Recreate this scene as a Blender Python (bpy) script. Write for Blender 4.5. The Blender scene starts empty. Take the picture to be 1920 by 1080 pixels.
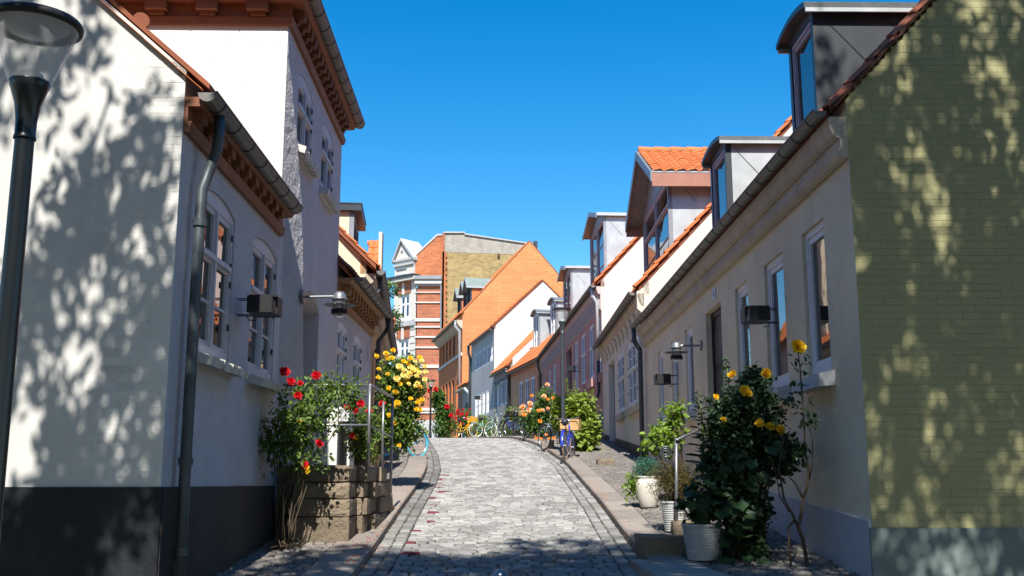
import bpy, math, random
from mathutils import Vector, Matrix, noise
random.seed(7)
R = math.radians
# ------------------------------------------------------------ camera, sky, sun, exposure
scene = bpy.context.scene
COL = scene.collection
F = 1948.0; TH = R(10.64); CT, ST = math.cos(TH), math.sin(TH)      # level sight line (eye) is world z = 0
cam_d = bpy.data.cameras.new('camera'); cam = bpy.data.objects.new('camera', cam_d); COL.objects.link(cam)
cam_d.sensor_width = 36; cam_d.lens = 36 * F / 1920; cam_d.clip_start = .05; cam_d.clip_end = 3000
cam.location = (0, 0, 0); cam.rotation_euler = (R(90) + TH, 0, 0); scene.camera = cam
SUN_EL = 50
world = bpy.data.worlds.new('World'); scene.world = world; world.use_nodes = True
wn = world.node_tree; bg = wn.nodes['Background']
sky = wn.nodes.new('ShaderNodeTexSky'); sky.sky_type = 'NISHITA'; sky.sun_disc = False
sky.sun_elevation = R(SUN_EL); sky.sun_rotation = R(180); sky.air_density = 1.0; sky.dust_density = .35; sky.ozone_density = 2.0
hs = wn.nodes.new('ShaderNodeHueSaturation'); hs.inputs['Saturation'].default_value = 1.5; hs.inputs['Hue'].default_value = .497
wn.links.new(sky.outputs[0], hs.inputs['Color']); wn.links.new(hs.outputs[0], bg.inputs[0])
bg.inputs[1].default_value = .12
sd = bpy.data.lights.new('sun', 'SUN'); sd.energy = 5; sd.angle = R(.5); sd.color = (1, .95, .87)
sun = bpy.data.objects.new('sun', sd); COL.objects.link(sun); sun.rotation_euler = (R(90 - SUN_EL), 0, 0)
vs = scene.view_settings; vs.view_transform = 'Standard'; vs.look = 'None'; vs.gamma = 1; vs.use_curve_mapping = False
vs.exposure = .72
scene.cycles.max_bounces = 6; scene.cycles.transparent_max_bounces = 12; scene.cycles.use_denoising = True

# ------------------------------------------------------------ geometry of the place
def ray(px, py):
    a = (px - 960) / F; b = (540 - py) / F
    return Vector((a, CT - b * ST, ST + b * CT))
def G(px, py, Y):
    r = ray(px, py); return r * (Y / r.y)
def zg(y):
    if y < 10.1: return -.887 + .071 * (y - 10.1) if y > -40 else -.887 - .071 * 50.1
    if y < 31: return -.887 + .0955 * (y - 10.1)
    z31 = -.887 + .0955 * 20.9
    if y < 38: u = y - 31; return z31 + .0955 * u - .00396 * u * u
    z38 = z31 + .0955 * 7 - .00396 * 49
    if y < 110: return z38 + .0395 * (y - 38)
    return z38 + .0395 * 72
def gpt(px, py, off=0.):
    r = ray(px, py); lo, hi = 4., 60.
    y = 5.
    while y < 60:
        t = y / r.y
        if r.z * t <= zg(y) + off: return Vector((r.x * t, y, zg(y) + off))
        y += .02
    return Vector((r.x * 36 / r.y, 36, zg(36) + off))
def lerp_tab(tab, y):
    if y <= tab[0][0]: return tab[0][1]
    for (a, u), (b, v) in zip(tab, tab[1:]):
        if y <= b: return u + (v - u) * (y - a) / (b - a)
    return tab[-1][1]
def smooth_tab(tab):
    def f(y):
        return sum(lerp_tab(tab, y + k * .5) for k in (-2, -1, 0, 1, 2)) / 5
    return f
tl = [gpt(*p) for p in ((672, 1078), (712, 1020), (747, 965), (790, 905), (801, 880), (799, 850), (790, 832))]
tr = [gpt(*p) for p in ((1226, 1078), (1172, 1010), (1130, 952), (1062, 872), (1012, 838))]
KL = smooth_tab([(0, -1.5), (8, -1.5)] + [(p.y, p.x) for p in tl] + [(36, -3.15), (45, -4.6), (60, -6.6), (100, -11)])
KR = smooth_tab([(0, 1.4), (8, 1.4)] + [(p.y, p.x) for p in tr] + [(36, .0), (45, -1.2), (60, -3.4), (100, -8)])

class Fr:
    """a facade: A near end, B far end (plan), n its outward normal"""
    def __init__(s, A, B, side=None, n=None):
        s.A = Vector((A[0], A[1], 0)); s.B = Vector((B[0], B[1], 0)); s.L = (s.B - s.A).length
        s.t = (s.B - s.A).normalized()
        s.n = Vector((s.t.y, -s.t.x, 0)) if side == 'L' else Vector((-s.t.y, s.t.x, 0))
    def pt(s, a, z, d=0.):
        p = s.A + s.t * a + s.n * d; return Vector((p.x, p.y, z))
    def px(s, x, y, d=0.):
        r = ray(x, y); o = s.A + s.n * d
        k = o.dot(s.n) / r.dot(s.n); p = r * k
        return (p - o).dot(s.t), p.z
    def s_at(s, x, y=700, d=0.): return s.px(x, y, d)[0]

# ------------------------------------------------------------ meshes and objects
WM = {}
class M:
    def __init__(s): s.v = []; s.f = []
    def add(s, vs, fs):
        o = len(s.v); s.v += [tuple(p) for p in vs]; s.f += [tuple(i + o for i in f) for f in fs]; return s
    def quad(s, *p): return s.add(p, [tuple(range(len(p)))])
    def hexa(s, p): return s.add(p, [(0, 3, 2, 1), (4, 5, 6, 7), (0, 1, 5, 4), (1, 2, 6, 5), (2, 3, 7, 6), (3, 0, 4, 7)])
    def box(s, x0, x1, y0, y1, z0, z1):
        return s.hexa([(x0, y0, z0), (x1, y0, z0), (x1, y1, z0), (x0, y1, z0), (x0, y0, z1), (x1, y0, z1), (x1, y1, z1), (x0, y1, z1)])
    def fbox(s, fr, a0, a1, z0, z1, d0, d1):
        return s.hexa([fr.pt(a0, z0, d0), fr.pt(a1, z0, d0), fr.pt(a1, z0, d1), fr.pt(a0, z0, d1), fr.pt(a0, z1, d0), fr.pt(a1, z1, d0), fr.pt(a1, z1, d1), fr.pt(a0, z1, d1)])
    def prof(s, fr, a0, a1, pts, cap=True, e0=0, e1=0):
        """profile [(d, z)] swept along the facade; e0/e1 mitre the ends by d"""
        n = len(pts)
        A = [fr.pt(a0 - e0 * d, z, d) for d, z in pts]; B = [fr.pt(a1 + e1 * d, z, d) for d, z in pts]
        fs = [(i, (i + 1) % n, n + (i + 1) % n, n + i) for i in range(n)]
        if cap: fs += [tuple(range(n))[::-1], tuple(range(n, 2 * n))]
        return s.add(A + B, fs)
    def tube(s, pts, r, n=8, cap=True, r1=None):
        pts = [Vector(p) for p in pts]; k = len(pts); ring = []
        up = Vector((0, 0, 1)); vs = []
        for i, p in enumerate(pts):
            d = ((pts[min(i + 1, k - 1)] - pts[i]).normalized() + (pts[i] - pts[max(i - 1, 0)]).normalized())
            if d.length < 1e-6: d = Vector((0, 0, 1))
            d.normalize()
            a = d.cross(up) if abs(d.z) < .95 else d.cross(Vector((0, 1, 0)))
            a.normalize(); b = d.cross(a)
            rr = r[i] if isinstance(r, (list, tuple)) else (r if r1 is None else r + (r1 - r) * i / (k - 1))
            for j in range(n):
                t = 2 * math.pi * j / n; vs.append(p + a * math.cos(t) * rr + b * math.sin(t) * rr)
        fs = [(i * n + j, i * n + (j + 1) % n, (i + 1) * n + (j + 1) % n, (i + 1) * n + j) for i in range(k - 1) for j in range(n)]
        if cap: fs += [tuple(range(n))[::-1], tuple(range((k - 1) * n, k * n))]
        return s.add(vs, fs)
    def lathe(s, pr, n=20, c=(0, 0, 0)):
        """profile [(r, z)] about a vertical axis"""
        vs = [(c[0] + r * math.cos(2 * math.pi * j / n), c[1] + r * math.sin(2 * math.pi * j / n), c[2] + z) for r, z in pr for j in range(n)]
        fs = [(i * n + j, i * n + (j + 1) % n, (i + 1) * n + (j + 1) % n, (i + 1) * n + j) for i in range(len(pr) - 1) for j in range(n)]
        return s.add(vs, fs)
    def ring(s, c, R0, r, n=24, m=6, axis='x'):
        vs = []
        for i in range(n):
            t = 2 * math.pi * i / n
            for j in range(m):
                u = 2 * math.pi * j / m; q = R0 + r * math.cos(u); w = r * math.sin(u)
                p = (w, q * math.cos(t), q * math.sin(t)) if axis == 'x' else (q * math.cos(t), q * math.sin(t), w)
                vs.append((c[0] + p[0], c[1] + p[1], c[2] + p[2]))
        fs = [(i * m + j, i * m + (j + 1) % m, ((i + 1) % n) * m + (j + 1) % m, ((i + 1) % n) * m + j) for i in range(n) for j in range(m)]
        return s.add(vs, fs)
    def mesh(s, name, mat=None, smooth=False):
        me = bpy.data.meshes.new(name); me.from_pydata(s.v, [], s.f)
        if mat:
            me.materials.append(mat)
        if smooth: me.polygons.foreach_set('use_smooth', [True] * len(me.polygons))
        me.update(); return me
    def build(s, name, mat, parent=None, smooth=False, local=False, fix=True):
        if fix:
            import bmesh
            bm = bmesh.new(); me = s.mesh(name, mat); bm.from_mesh(me); bmesh.ops.recalc_face_normals(bm, faces=bm.faces); bm.to_mesh(me); bm.free()
            if smooth: me.polygons.foreach_set('use_smooth', [True] * len(me.polygons))
        else: me = s.mesh(name, mat, smooth)
        return link(name, me, parent, local)
def link(name, me, parent=None, local=False, mat=None):
    o = bpy.data.objects.new(name, me); COL.objects.link(o)
    m = mat or Matrix(); o.matrix_local = m
    if parent:
        o.parent = parent
        if not local: o.matrix_parent_inverse = WM.get(parent.name, Matrix()).inverted()
    if not local: WM[o.name] = m.copy()
    return o
def tag(o, label=None, cat=None, group=None, kind=None):
    if label: o['label'] = label
    if cat: o['category'] = cat
    if group: o['group'] = group
    if kind: o['kind'] = kind
    return o
def thing(name, label, cat, loc=(0, 0, 0), rz=0., group=None, scale=1.):
    o = bpy.data.objects.new(name, None); COL.objects.link(o); o.empty_display_size = .2
    o.location = loc; o.rotation_euler = (0, 0, rz); o.scale = (scale,) * 3
    WM[o.name] = Matrix.Translation(Vector(loc)) @ Matrix.Rotation(rz, 4, 'Z') @ Matrix.Scale(scale, 4)
    return tag(o, label, cat, group)
def dup(root, loc, rz=None, label=None, scale=None):
    r = root.copy(); COL.objects.link(r); r.location = loc
    if rz is not None: r.rotation_euler = (0, 0, rz)
    if scale: r.scale = (scale,) * 3
    if label: r['label'] = label
    WM[r.name] = Matrix.Translation(Vector(loc)) @ Matrix.Rotation(r.rotation_euler.z, 4, 'Z') @ Matrix.Scale(r.scale[0], 4)
    for ch in list(root.children):
        c = ch.copy(); COL.objects.link(c); c.parent = r
        for g in ch.children:
            d = g.copy(); COL.objects.link(d); d.parent = c
    return r

# ------------------------------------------------------------ materials
def mk(name, col, rough=.8, var=.12, vs_=1.5, bump=.0, bs=60., bd=.01, metal=0., spec=.3, brick=None, mortar=None, stain=0., stain_col=(.1, .09, .07), obj_rand=0., island=0., transl=0., coat=0.):
    """solid colour with soft large-scale wear, fine relief and, where asked, brick coursing"""
    m = bpy.data.materials.new(name); m.use_nodes = True; nt = m.node_tree; N = nt.nodes; Lk = nt.links.new
    b = N['Principled BSDF']; b.inputs['Roughness'].default_value = rough; b.inputs['Metallic'].default_value = metal
    b.inputs['Specular IOR Level'].default_value = spec
    if coat: b.inputs['Coat Weight'].default_value = coat
    geo = N.new('ShaderNodeNewGeometry'); pos = geo.outputs['Position']
    n1 = N.new('ShaderNodeTexNoise'); n1.inputs['Scale'].default_value = vs_; n1.inputs['Detail'].default_value = 6; n1.inputs['Roughness'].default_value = .62
    Lk(pos, n1.inputs['Vector'])
    mr = N.new('ShaderNodeMapRange'); mr.inputs[1].default_value = .3; mr.inputs[2].default_value = .7; mr.inputs[3].default_value = 1 - var; mr.inputs[4].default_value = 1 + var
    Lk(n1.outputs[0], mr.inputs[0])
    val = mr.outputs[0]
    for src, amt in ((geo.outputs['Random Per Island'], island), (None, obj_rand)):
        if amt:
            if src is None: oi = N.new('ShaderNodeObjectInfo'); src = oi.outputs['Random']
            m2 = N.new('ShaderNodeMapRange'); m2.inputs[3].default_value = 1 - amt; m2.inputs[4].default_value = 1 + amt; Lk(src, m2.inputs[0])
            mm = N.new('ShaderNodeMath'); mm.operation = 'MULTIPLY'; Lk(val, mm.inputs[0]); Lk(m2.outputs[0], mm.inputs[1]); val = mm.outputs[0]
    cur = None
    if brick:
        w, h, axis = brick[:3]
        sep = N.new('ShaderNodeSeparateXYZ'); Lk(pos, sep.inputs[0])
        cmb = N.new('ShaderNodeCombineXYZ'); Lk(sep.outputs[0 if axis == 'x' else 1], cmb.inputs[0]); Lk(sep.outputs[2], cmb.inputs[1])
        bt = N.new('ShaderNodeTexBrick'); Lk(cmb.outputs[0], bt.inputs['Vector']); bt.inputs['Scale'].default_value = 1
        bt.inputs['Brick Width'].default_value = w; bt.inputs['Row Height'].default_value = h; bt.inputs['Mortar Size'].default_value = h * .09; bt.inputs['Mortar Smooth'].default_value = .4
        c2 = mortar or tuple(c * .975 for c in col)
        v = brick[3] if len(brick) > 3 else .22 if mortar else .015
        bt.inputs['Color1'].default_value = (*[min(1, c * (1 + v)) for c in col], 1); bt.inputs['Color2'].default_value = (*[c * (1 - v) for c in col], 1); bt.inputs['Mortar'].default_value = (*c2, 1)
        cur = bt.outputs['Color']
    mx = N.new('ShaderNodeMix'); mx.data_type = 'RGBA'; mx.blend_type = 'MULTIPLY'; mx.inputs[0].default_value = 1
    if cur: Lk(cur, mx.inputs[6])
    else: mx.inputs[6].default_value = (*col, 1)
    Lk(val, mx.inputs[7]); cur = mx.outputs[2]
    if stain:
        n3 = N.new('ShaderNodeTexNoise'); n3.inputs['Scale'].default_value = 1.; n3.inputs['Detail'].default_value = 9; n3.inputs['Roughness'].default_value = .7
        mp = N.new('ShaderNodeMapping'); mp.inputs['Scale'].default_value = (1.7, 1.7, .45); Lk(pos, mp.inputs[0]); Lk(mp.outputs[0], n3.inputs['Vector'])
        r3 = N.new('ShaderNodeMapRange'); r3.inputs[1].default_value = .5; r3.inputs[2].default_value = .78; r3.inputs[4].default_value = stain; Lk(n3.outputs[0], r3.inputs[0])
        m3 = N.new('ShaderNodeMix'); m3.data_type = 'RGBA'; Lk(r3.outputs[0], m3.inputs[0]); Lk(cur, m3.inputs[6]); m3.inputs[7].default_value = (*stain_col, 1); cur = m3.outputs[2]
    Lk(cur, b.inputs['Base Color'])
    if bump or brick:
        n2 = N.new('ShaderNodeTexNoise'); n2.inputs['Scale'].default_value = bs; n2.inputs['Detail'].default_value = 5; n2.inputs['Roughness'].default_value = .6; Lk(pos, n2.inputs['Vector'])
        bp = N.new('ShaderNodeBump'); bp.inputs['Strength'].default_value = bump or .3; bp.inputs['Distance'].default_value = bd
        Lk(n2.outputs[0], bp.inputs['Height']); nrm = bp.outputs[0]
        if brick:
            b2 = N.new('ShaderNodeBump'); b2.inputs['Strength'].default_value = .7 if mortar else .3; b2.inputs['Distance'].default_value = .006; b2.invert = True
            Lk(bt.outputs['Fac'], b2.inputs['Height']); Lk(nrm, b2.inputs['Normal']); nrm = b2.outputs[0]
        Lk(nrm, b.inputs['Normal'])
    if transl:
        tr_ = N.new('ShaderNodeBsdfTranslucent'); mt = N.new('ShaderNodeMixShader'); mt.inputs[0].default_value = transl
        br = N.new('ShaderNodeMix'); br.data_type = 'RGBA'; br.blend_type = 'MULTIPLY'; br.inputs[0].default_value = 1; Lk(cur, br.inputs[6]); br.inputs[7].default_value = (1.9, 1.7, .6, 1)
        Lk(br.outputs[2], tr_.inputs[0]); Lk(b.outputs[0], mt.inputs[1]); Lk(tr_.outputs[0], mt.inputs[2]); Lk(mt.outputs[0], N['Material Output'].inputs[0])
    return m
def glassy(name, col=(.02, .022, .024), rough=.02):
    m = bpy.data.materials.new(name); m.use_nodes = True; b = m.node_tree.nodes['Principled BSDF']
    b.inputs['Base Color'].default_value = (*col, 1); b.inputs['Roughness'].default_value = rough; b.inputs['Specular IOR Level'].default_value = .9; b.inputs['IOR'].default_value = 1.9
    nt = m.node_tree; n = nt.nodes.new('ShaderNodeTexNoise'); n.inputs['Scale'].default_value = 2.2
    g = nt.nodes.new('ShaderNodeNewGeometry'); nt.links.new(g.outputs['Position'], n.inputs['Vector'])
    bp = nt.nodes.new('ShaderNodeBump'); bp.inputs['Strength'].default_value = .04; bp.inputs['Distance'].default_value = .02
    nt.links.new(n.outputs[0], bp.inputs['Height']); nt.links.new(bp.outputs[0], b.inputs['Normal'])
    return m
BR = (.24, .067)
MT = dict(
    white_gable=mk('white_painted_brick', (.66, .655, .62), .75, .06, 1.2, .5, 35, .012, stain=.22, stain_col=(.45, .43, .38)),
    white_wall=mk('white_wall', (.58, .555, .575), .8, .08, 1.6, .6, 22, .03, brick=(.24, .067, 'y'), stain=.3, stain_col=(.4, .38, .35)),
    white_wall_x=mk('white_wall_cross', (.64, .63, .60), .8, .04, 1.2, .3, 30, .01, brick=(.24, .067, 'x')),
    rough_white=mk('rough_white_brick', (.60, .59, .60), .8, .06, 3, 1., 26, .06, brick=(.24, .067, 'y')),
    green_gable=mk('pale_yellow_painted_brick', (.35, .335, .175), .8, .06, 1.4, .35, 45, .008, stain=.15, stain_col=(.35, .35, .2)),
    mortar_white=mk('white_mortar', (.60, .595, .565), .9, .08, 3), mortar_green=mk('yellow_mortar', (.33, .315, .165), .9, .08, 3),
    cream=mk('cream_render', (.76, .65, .48), .85, .09, 1.1, .6, 18, .03, brick=(.24, .067, 'y'), stain=.35, stain_col=(.42, .37, .3)),
    cream2=mk('pale_cream_render', (.66, .60, .50), .85, .06, 1.3, .35, 22, .02, stain=.25, stain_col=(.45, .42, .38)),
    cream_x=mk('cream_gable_render', (.66, .58, .42), .85, .04, 1.1, .3, 22, .01),
    pinkwhite=mk('pinkish_white_render', (.66, .585, .53), .85, .03, 1.1, .3, 30, .01, brick=(.24, .067, 'x')),
    pink=mk('dusty_pink_render', (.5, .285, .25), .85, .08, .8, .3, 20, .02, stain=.2, stain_col=(.3, .2, .18)),
    peach=mk('peach_render', (.62, .37, .22), .85, .08, .8, .3, 20, .02),
    ochre=mk('ochre_render', (.55, .33, .15), .85, .08, .8, .3, 20, .02),
    greyw=mk('grey_render', (.36, .35, .33), .85, .08, .8, .3, 20, .02),
    greyl=mk('light_grey_render', (.45, .44, .43), .85, .08, .8, .3, 20, .02),
    orange=mk('orange_painted_brick', (.56, .25, .1), .85, .09, .5, .3, 10, .02, brick=(.8, .2, 'x', .09), mortar=(.46, .17, .05), stain=.3, stain_col=(.5, .2, .08)),
    orange_f=mk('orange_painted_facade', (.52, .17, .06), .85, .08, .4, .3, 10, .02),
    red_brick=mk('red_brick', (.36, .1, .045), .85, .12, .5, .3, 10, .02, brick=(.5, .15, 'x'), mortar=(.42, .3, .22)),
    red_brick2=mk('orange_red_brick', (.42, .12, .04), .85, .14, .6, .3, 10, .02, brick=(.5, .15, 'x'), mortar=(.45, .28, .18)),
    yellow_brick=mk('yellow_brick', (.33, .235, .1), .85, .2, .7, .3, 10, .02, brick=(.5, .15, 'x'), mortar=(.3, .24, .14), stain=.3, stain_col=(.25, .2, .12)),
    grey_flaking=mk('flaking_grey_render', (.34, .31, .27), .9, .2, 1.5, .6, 8, .05, stain=.6, stain_col=(.2, .17, .13)),
    stucco=mk('white_stucco', (.58, .55, .5), .8, .06, .6, .2, 12, .01), stucco_grey=mk('pale_grey_stucco', (.42, .42, .43), .8, .06, .6),
    plinth_black=mk('black_tarred_plinth', (.012, .015, .019), .55, .3, 2.2, .4, 40, .01, stain=.5, stain_col=(.05, .055, .06)),
    plinth_dark=mk('dark_grey_plinth', (.05, .044, .042), .75, .2, 1.8, .4, 40, .01, stain=.4, stain_col=(.1, .085, .07)),
    plinth_white=mk('bluish_white_plinth', (.46, .47, .52), .8, .08, 1.5, .3, 30, .01, stain=.2, stain_col=(.25, .25, .27)),
    plinth_green=mk('grey_green_plinth', (.17, .21, .2), .8, .14, 1.5, .3, 30, .01, stain=.3, stain_col=(.08, .1, .1)),
    brown=mk('brown_painted_cornice', (.24, .1, .052), .6, .15, 3, .2, 30, .005, stain=.3, stain_col=(.2, .08, .04)),
    brown_l=mk('ochre_brown_cornice', (.33, .19, .09), .7, .12, 3, .2, 30, .005),
    stone_c=mk('weathered_cream_cornice', (.5, .43, .34), .9, .15, 3, .7, 25, .02, stain=.5, stain_col=(.26, .21, .16)),
    stone_p=mk('greyish_pink_cornice', (.5, .44, .42), .9, .08, 3, .2, 25, .01),
    zinc=mk('zinc', (.28, .29, .31), .45, .15, 4, .15, 10, .01, metal=.45, spec=.5, stain=.3, stain_col=(.16, .16, .16)),
    zinc_l=mk('pale_zinc_sheet', (.46, .49, .5), .4, .14, 2.5, .12, 5, .01, metal=.3, spec=.5),
    gutter=mk('gutter_zinc', (.17, .165, .16), .55, .2, 5, .1, 10, .01, metal=.35, spec=.4, stain=.4, stain_col=(.09, .08, .075)),
    pipe=mk('dark_downpipe', (.07, .085, .095), .45, .2, 4, .1, 10, .01, metal=.3, spec=.5), pipe_l=mk('silvery_downpipe', (.5, .52, .54), .4, .1, 4, metal=.4, spec=.5),
    slate=mk('dark_sheet_cladding', (.035, .042, .05), .4, .2, 2, .1, 8, .01, spec=.5), leadg=mk('grey_green_lead', (.2, .24, .22), .5, .15, 2, .1, 8, .01),
    tile=mk('orange_clay_tile', (.55, .17, .055), .7, .14, 1.2, .2, 40, .01, obj_rand=.14, island=.12, stain=.25, stain_col=(.4, .1, .04)),
    tile_old=mk('weathered_red_tile', (.27, .09, .045), .8, .2, 1.4, .2, 40, .01, island=.1, stain=.4, stain_col=(.16, .08, .06)),
    frame=mk('white_window_paint', (.64, .6, .62), .5, .06, 5, spec=.4), frame_l=mk('bright_white_window_paint', (.72, .73, .76), .5, .05, 5, spec=.4),
    frame_p=mk('mauve_window_paint', (.42, .36, .4), .5, .06, 5), frame_g=mk('grey_window_paint', (.22, .23, .25), .5, .06, 5), frame_b=mk('dark_brown_window_paint', (.09, .04, .03), .5, .1, 5),
    glass=glassy('window_glass'), dark=mk('dark_painted_door', (.02, .024, .025), .5, .2, 3, spec=.4), hinge=mk('black_iron', (.015, .016, .018), .5, .2, 6, spec=.4),
    sill=mk('white_brick_sill', (.62, .6, .55), .85, .12, 6, .6, 50, .01, obj_rand=.1), sill_p=mk('grey_white_sill', (.55, .55, .58), .85, .08, 4, .3, 50, .01),
    granite=mk('granite', (.26, .225, .195), .85, .12, 5, .5, 90, .006, obj_rand=.14, stain=.3, stain_col=(.2, .16, .14)),
    granite_d=mk('rough_granite_block', (.22, .175, .125), .9, .22, 4, .9, 30, .03, obj_rand=.16, stain=.5, stain_col=(.13, .11, .08)),
    sett=mk('road_sett', (.215, .21, .2), .8, .18, 1.1, .7, 50, .01, obj_rand=.3, island=.3, stain=.4, stain_col=(.2, .18, .15)),
    sett_r=mk('red_painted_sett', (.14, .028, .034), .8, .2, 6, .4, 60, .004), sett_w=mk('sidewalk_sett', (.17, .155, .14), .85, .2, 2, .5, 60, .006, obj_rand=.2, island=.2),
    joint=mk('dark_joint_soil', (.065, .057, .045), .95, .4, 7, .6, 50, .02), soil=mk('ground_soil', (.12, .11, .09), .95, .3, .5),
    post=mk('grey_lamp_post', (.06, .075, .085), .4, .12, 4, metal=.3, spec=.5), post_d=mk('dark_lamp_post', (.012, .016, .02), .3, .15, 4, metal=.1, spec=.35, coat=.1),
    metal=mk('galvanised_rail', (.25, .255, .27), .4, .12, 6, metal=.6, spec=.5),
    pot_w=mk('glazed_white_pot', (.66, .63, .56), .35, .08, 5, spec=.5, stain=.2, stain_col=(.4, .36, .3)), pot_r=mk('ribbed_white_pot', (.5, .52, .52), .5, .08, 5),
    stem=mk('woody_stem', (.075, .055, .035), .9, .3, 9), stem_g=mk('green_stem', (.1, .17, .04), .8, .2, 9), bark=mk('bark', (.09, .075, .06), .95, .3, 5, .8, 30, .02),
    rubber=mk('black_tyre', (.02, .02, .02), .7, .1, 9), chrome=mk('bright_metal', (.6, .6, .62), .25, .05, 9, metal=.9, spec=.5),
    blue=mk('blue_bike_paint', (.02, .05, .42), .3, .05, 9, spec=.6, coat=.4), saddle=mk('black_saddle', (.025, .025, .04), .45, .1, 9, spec=.5), crate=mk('tan_wooden_crate', (.55, .34, .15), .75, .15, 9),
    numb=mk('enamel_plate', (.5, .55, .62), .35, .05, 9), numt=mk('enamel_blue', (.03, .06, .18), .4, .05, 9),
)
def leafm(name, col, tr_=.28, var=.3, isl=.35): return mk(name, col, .5, var, 3., spec=.35, island=isl, transl=tr_)
LF = dict(rose=leafm('rose_leaf', (.10, .17, .028)), dark=leafm('dark_leaf', (.03, .065, .025), .18), bright=leafm('bright_leaf', (.16, .26, .035), .35), mid=leafm('mid_leaf', (.075, .15, .03)),
    yel=leafm('yellow_green_leaf', (.2, .27, .045), .35), spruce=leafm('blue_green_sprig', (.06, .17, .12), .15), brown=leafm('brownish_sprig', (.12, .1, .03), .2), tree=leafm('tree_leaf', (.045, .09, .025), .05))
FL = dict(red=mk('red_petal', (.55, .008, .02), .6, .2, 20, transl=.2), yellow=mk('yellow_petal', (.80, .55, .03), .6, .15, 20, transl=.2), pale=mk('pale_yellow_petal', (.85, .74, .3), .6, .1, 20, transl=.2), orange=mk('orange_petal', (.85, .36, .06), .6, .2, 20, transl=.2), peach=mk('peach_petal', (.85, .5, .28), .6, .2, 20, transl=.2))

# ------------------------------------------------------------ ground, road, pavements
m = M(); ys = [-60, -40, -20, -10, -5, 0] + list(range(1, 60)) + list(range(60, 112, 4)) + [110, 160, 300, 900]
ys = sorted(set(ys))
for a, b in zip(ys, ys[1:]): m.quad((-500, a, zg(a) - .03), (500, a, zg(a) - .03), (500, b, zg(b) - .03), (-500, b, zg(b) - .03))
tag(m.build('ground', MT['soil'], fix=False), kind='structure')
def strip(name, f0, f1, off, mat, y0, y1, st=.5):
    m = M(); n = int((y1 - y0) / st); vs = []
    for i in range(n + 1):
        y = y0 + (y1 - y0) * i / n; vs += [(f0(y), y, zg(y) + off), (f1(y), y, zg(y) + off)]
    m.add(vs, [(2 * i, 2 * i + 1, 2 * i + 3, 2 * i + 2) for i in range(n)])
    return tag(m.build(name, mat, fix=False), kind='structure')
def sett_v(w, d, h, jit=.006):
    """one worn sett, top at z = 0"""
    rj = lambda: random.uniform(-jit, jit)
    a, b = w / 2, d / 2
    v = [(-a + rj(), -b + rj(), -h), (a + rj(), -b + rj(), -h), (a + rj(), b + rj(), -h), (-a + rj(), b + rj(), -h)]
    v += [(v[0][0], v[0][1], -.014), (v[1][0], v[1][1], -.014), (v[2][0], v[2][1], -.014), (v[3][0], v[3][1], -.014)]
    k = .013
    v += [(v[0][0] + k, v[0][1] + k, rj() * .4), (v[1][0] - k, v[1][1] + k, rj() * .4), (v[2][0] - k, v[2][1] - k, rj() * .4), (v[3][0] + k, v[3][1] - k, rj() * .4)]
    f = [(0, 1, 5, 4), (1, 2, 6, 5), (2, 3, 7, 6), (3, 0, 4, 7), (4, 5, 9, 8), (5, 6, 10, 9), (6, 7, 11, 10), (7, 4, 8, 11), (8, 9, 10, 11)]
    return v, f
SV = []
for i in range(8):
    v, f = sett_v(1, 1, .3, 0)
    random.seed(40 + i)
    v, f = sett_v(.165, .135, .05, .009); mm = M(); mm.add(v, f); SV.append(mm.mesh('sett', MT['sett']))
def slope_at(y): return math.atan((zg(y + .2) - zg(y - .2)) / .4)
def pave(parent, f0, f1, y0, y1, dy, w, off, mats, n_parts=300, red=(), seed=1):
    """rows of setts between two edge lines: the nearest 300 singly, the rest joined"""
    random.seed(seed); rest = M(); k = 0; y = y0; row = 0; redn = 0
    meshes = {}
    def mesh_of(mat, i):
        if (mat.name, i) not in meshes:
            c = SV[i].copy(); c.name = 'sett'; c.materials.clear(); c.materials.append(mat); meshes[(mat.name, i)] = c
        return meshes[(mat.name, i)]
    while y < y1:
        a, b = f0(y), f1(y); n = max(1, round((b - a) / w)); ww = (b - a) / n
        sh = (row % 2) * .5 * ww; x = a - sh; i = 0
        cuts = [a]; x = a + ww * (1 - .5 * (row % 2)) if n > 1 else b
        while x < b - ww * .3: cuts.append(x + random.uniform(-.2, .2) * ww); x += ww
        cuts.append(b)
        for c0, c1 in zip(cuts, cuts[1:]):
            cx = (c0 + c1) / 2; g = .016; z = zg(y) + off + random.uniform(-.009, .009)
            sx = (c1 - c0 - g) / .165; sy = (dy - g) / .135
            M4 = Matrix.Translation((cx, y + random.uniform(-.006, .006), z)) @ Matrix.Rotation(slope_at(y), 4, 'X') @ Matrix.Rotation(random.uniform(-.05, .05), 4, 'Z') @ Matrix.Rotation(random.uniform(-.03, .03), 4, 'Y') @ Matrix.Diagonal((sx, sy, 1, 1))
            isred = any(c0 < p.x <= c1 and abs(y - p.y) <= dy * .5 for p in red)
            if isred or k < n_parts - 40:
                if y > 9.3:
                    o = link('sett', mesh_of(MT['sett_r'] if isred else mats, random.randrange(8)), parent, mat=M4)
                    if isred: o['label'] = 'sett painted dark red'
                    k += 1
            else:
                v, f = sett_v(c1 - c0 - g, dy - g, .05); rest.add([M4 @ Matrix.Diagonal((1 / sx, 1 / sy, 1, 1)) @ Vector(p) for p in v], f)
        y += dy; row += 1
    if rest.v: tag(rest.build('sett', mats, parent, fix=False), kind='stuff')
road = strip('cobbled_road', lambda y: KL(y) - .05, lambda y: KR(y) + .05, -.006, MT['joint'], -20, 100)
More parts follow.
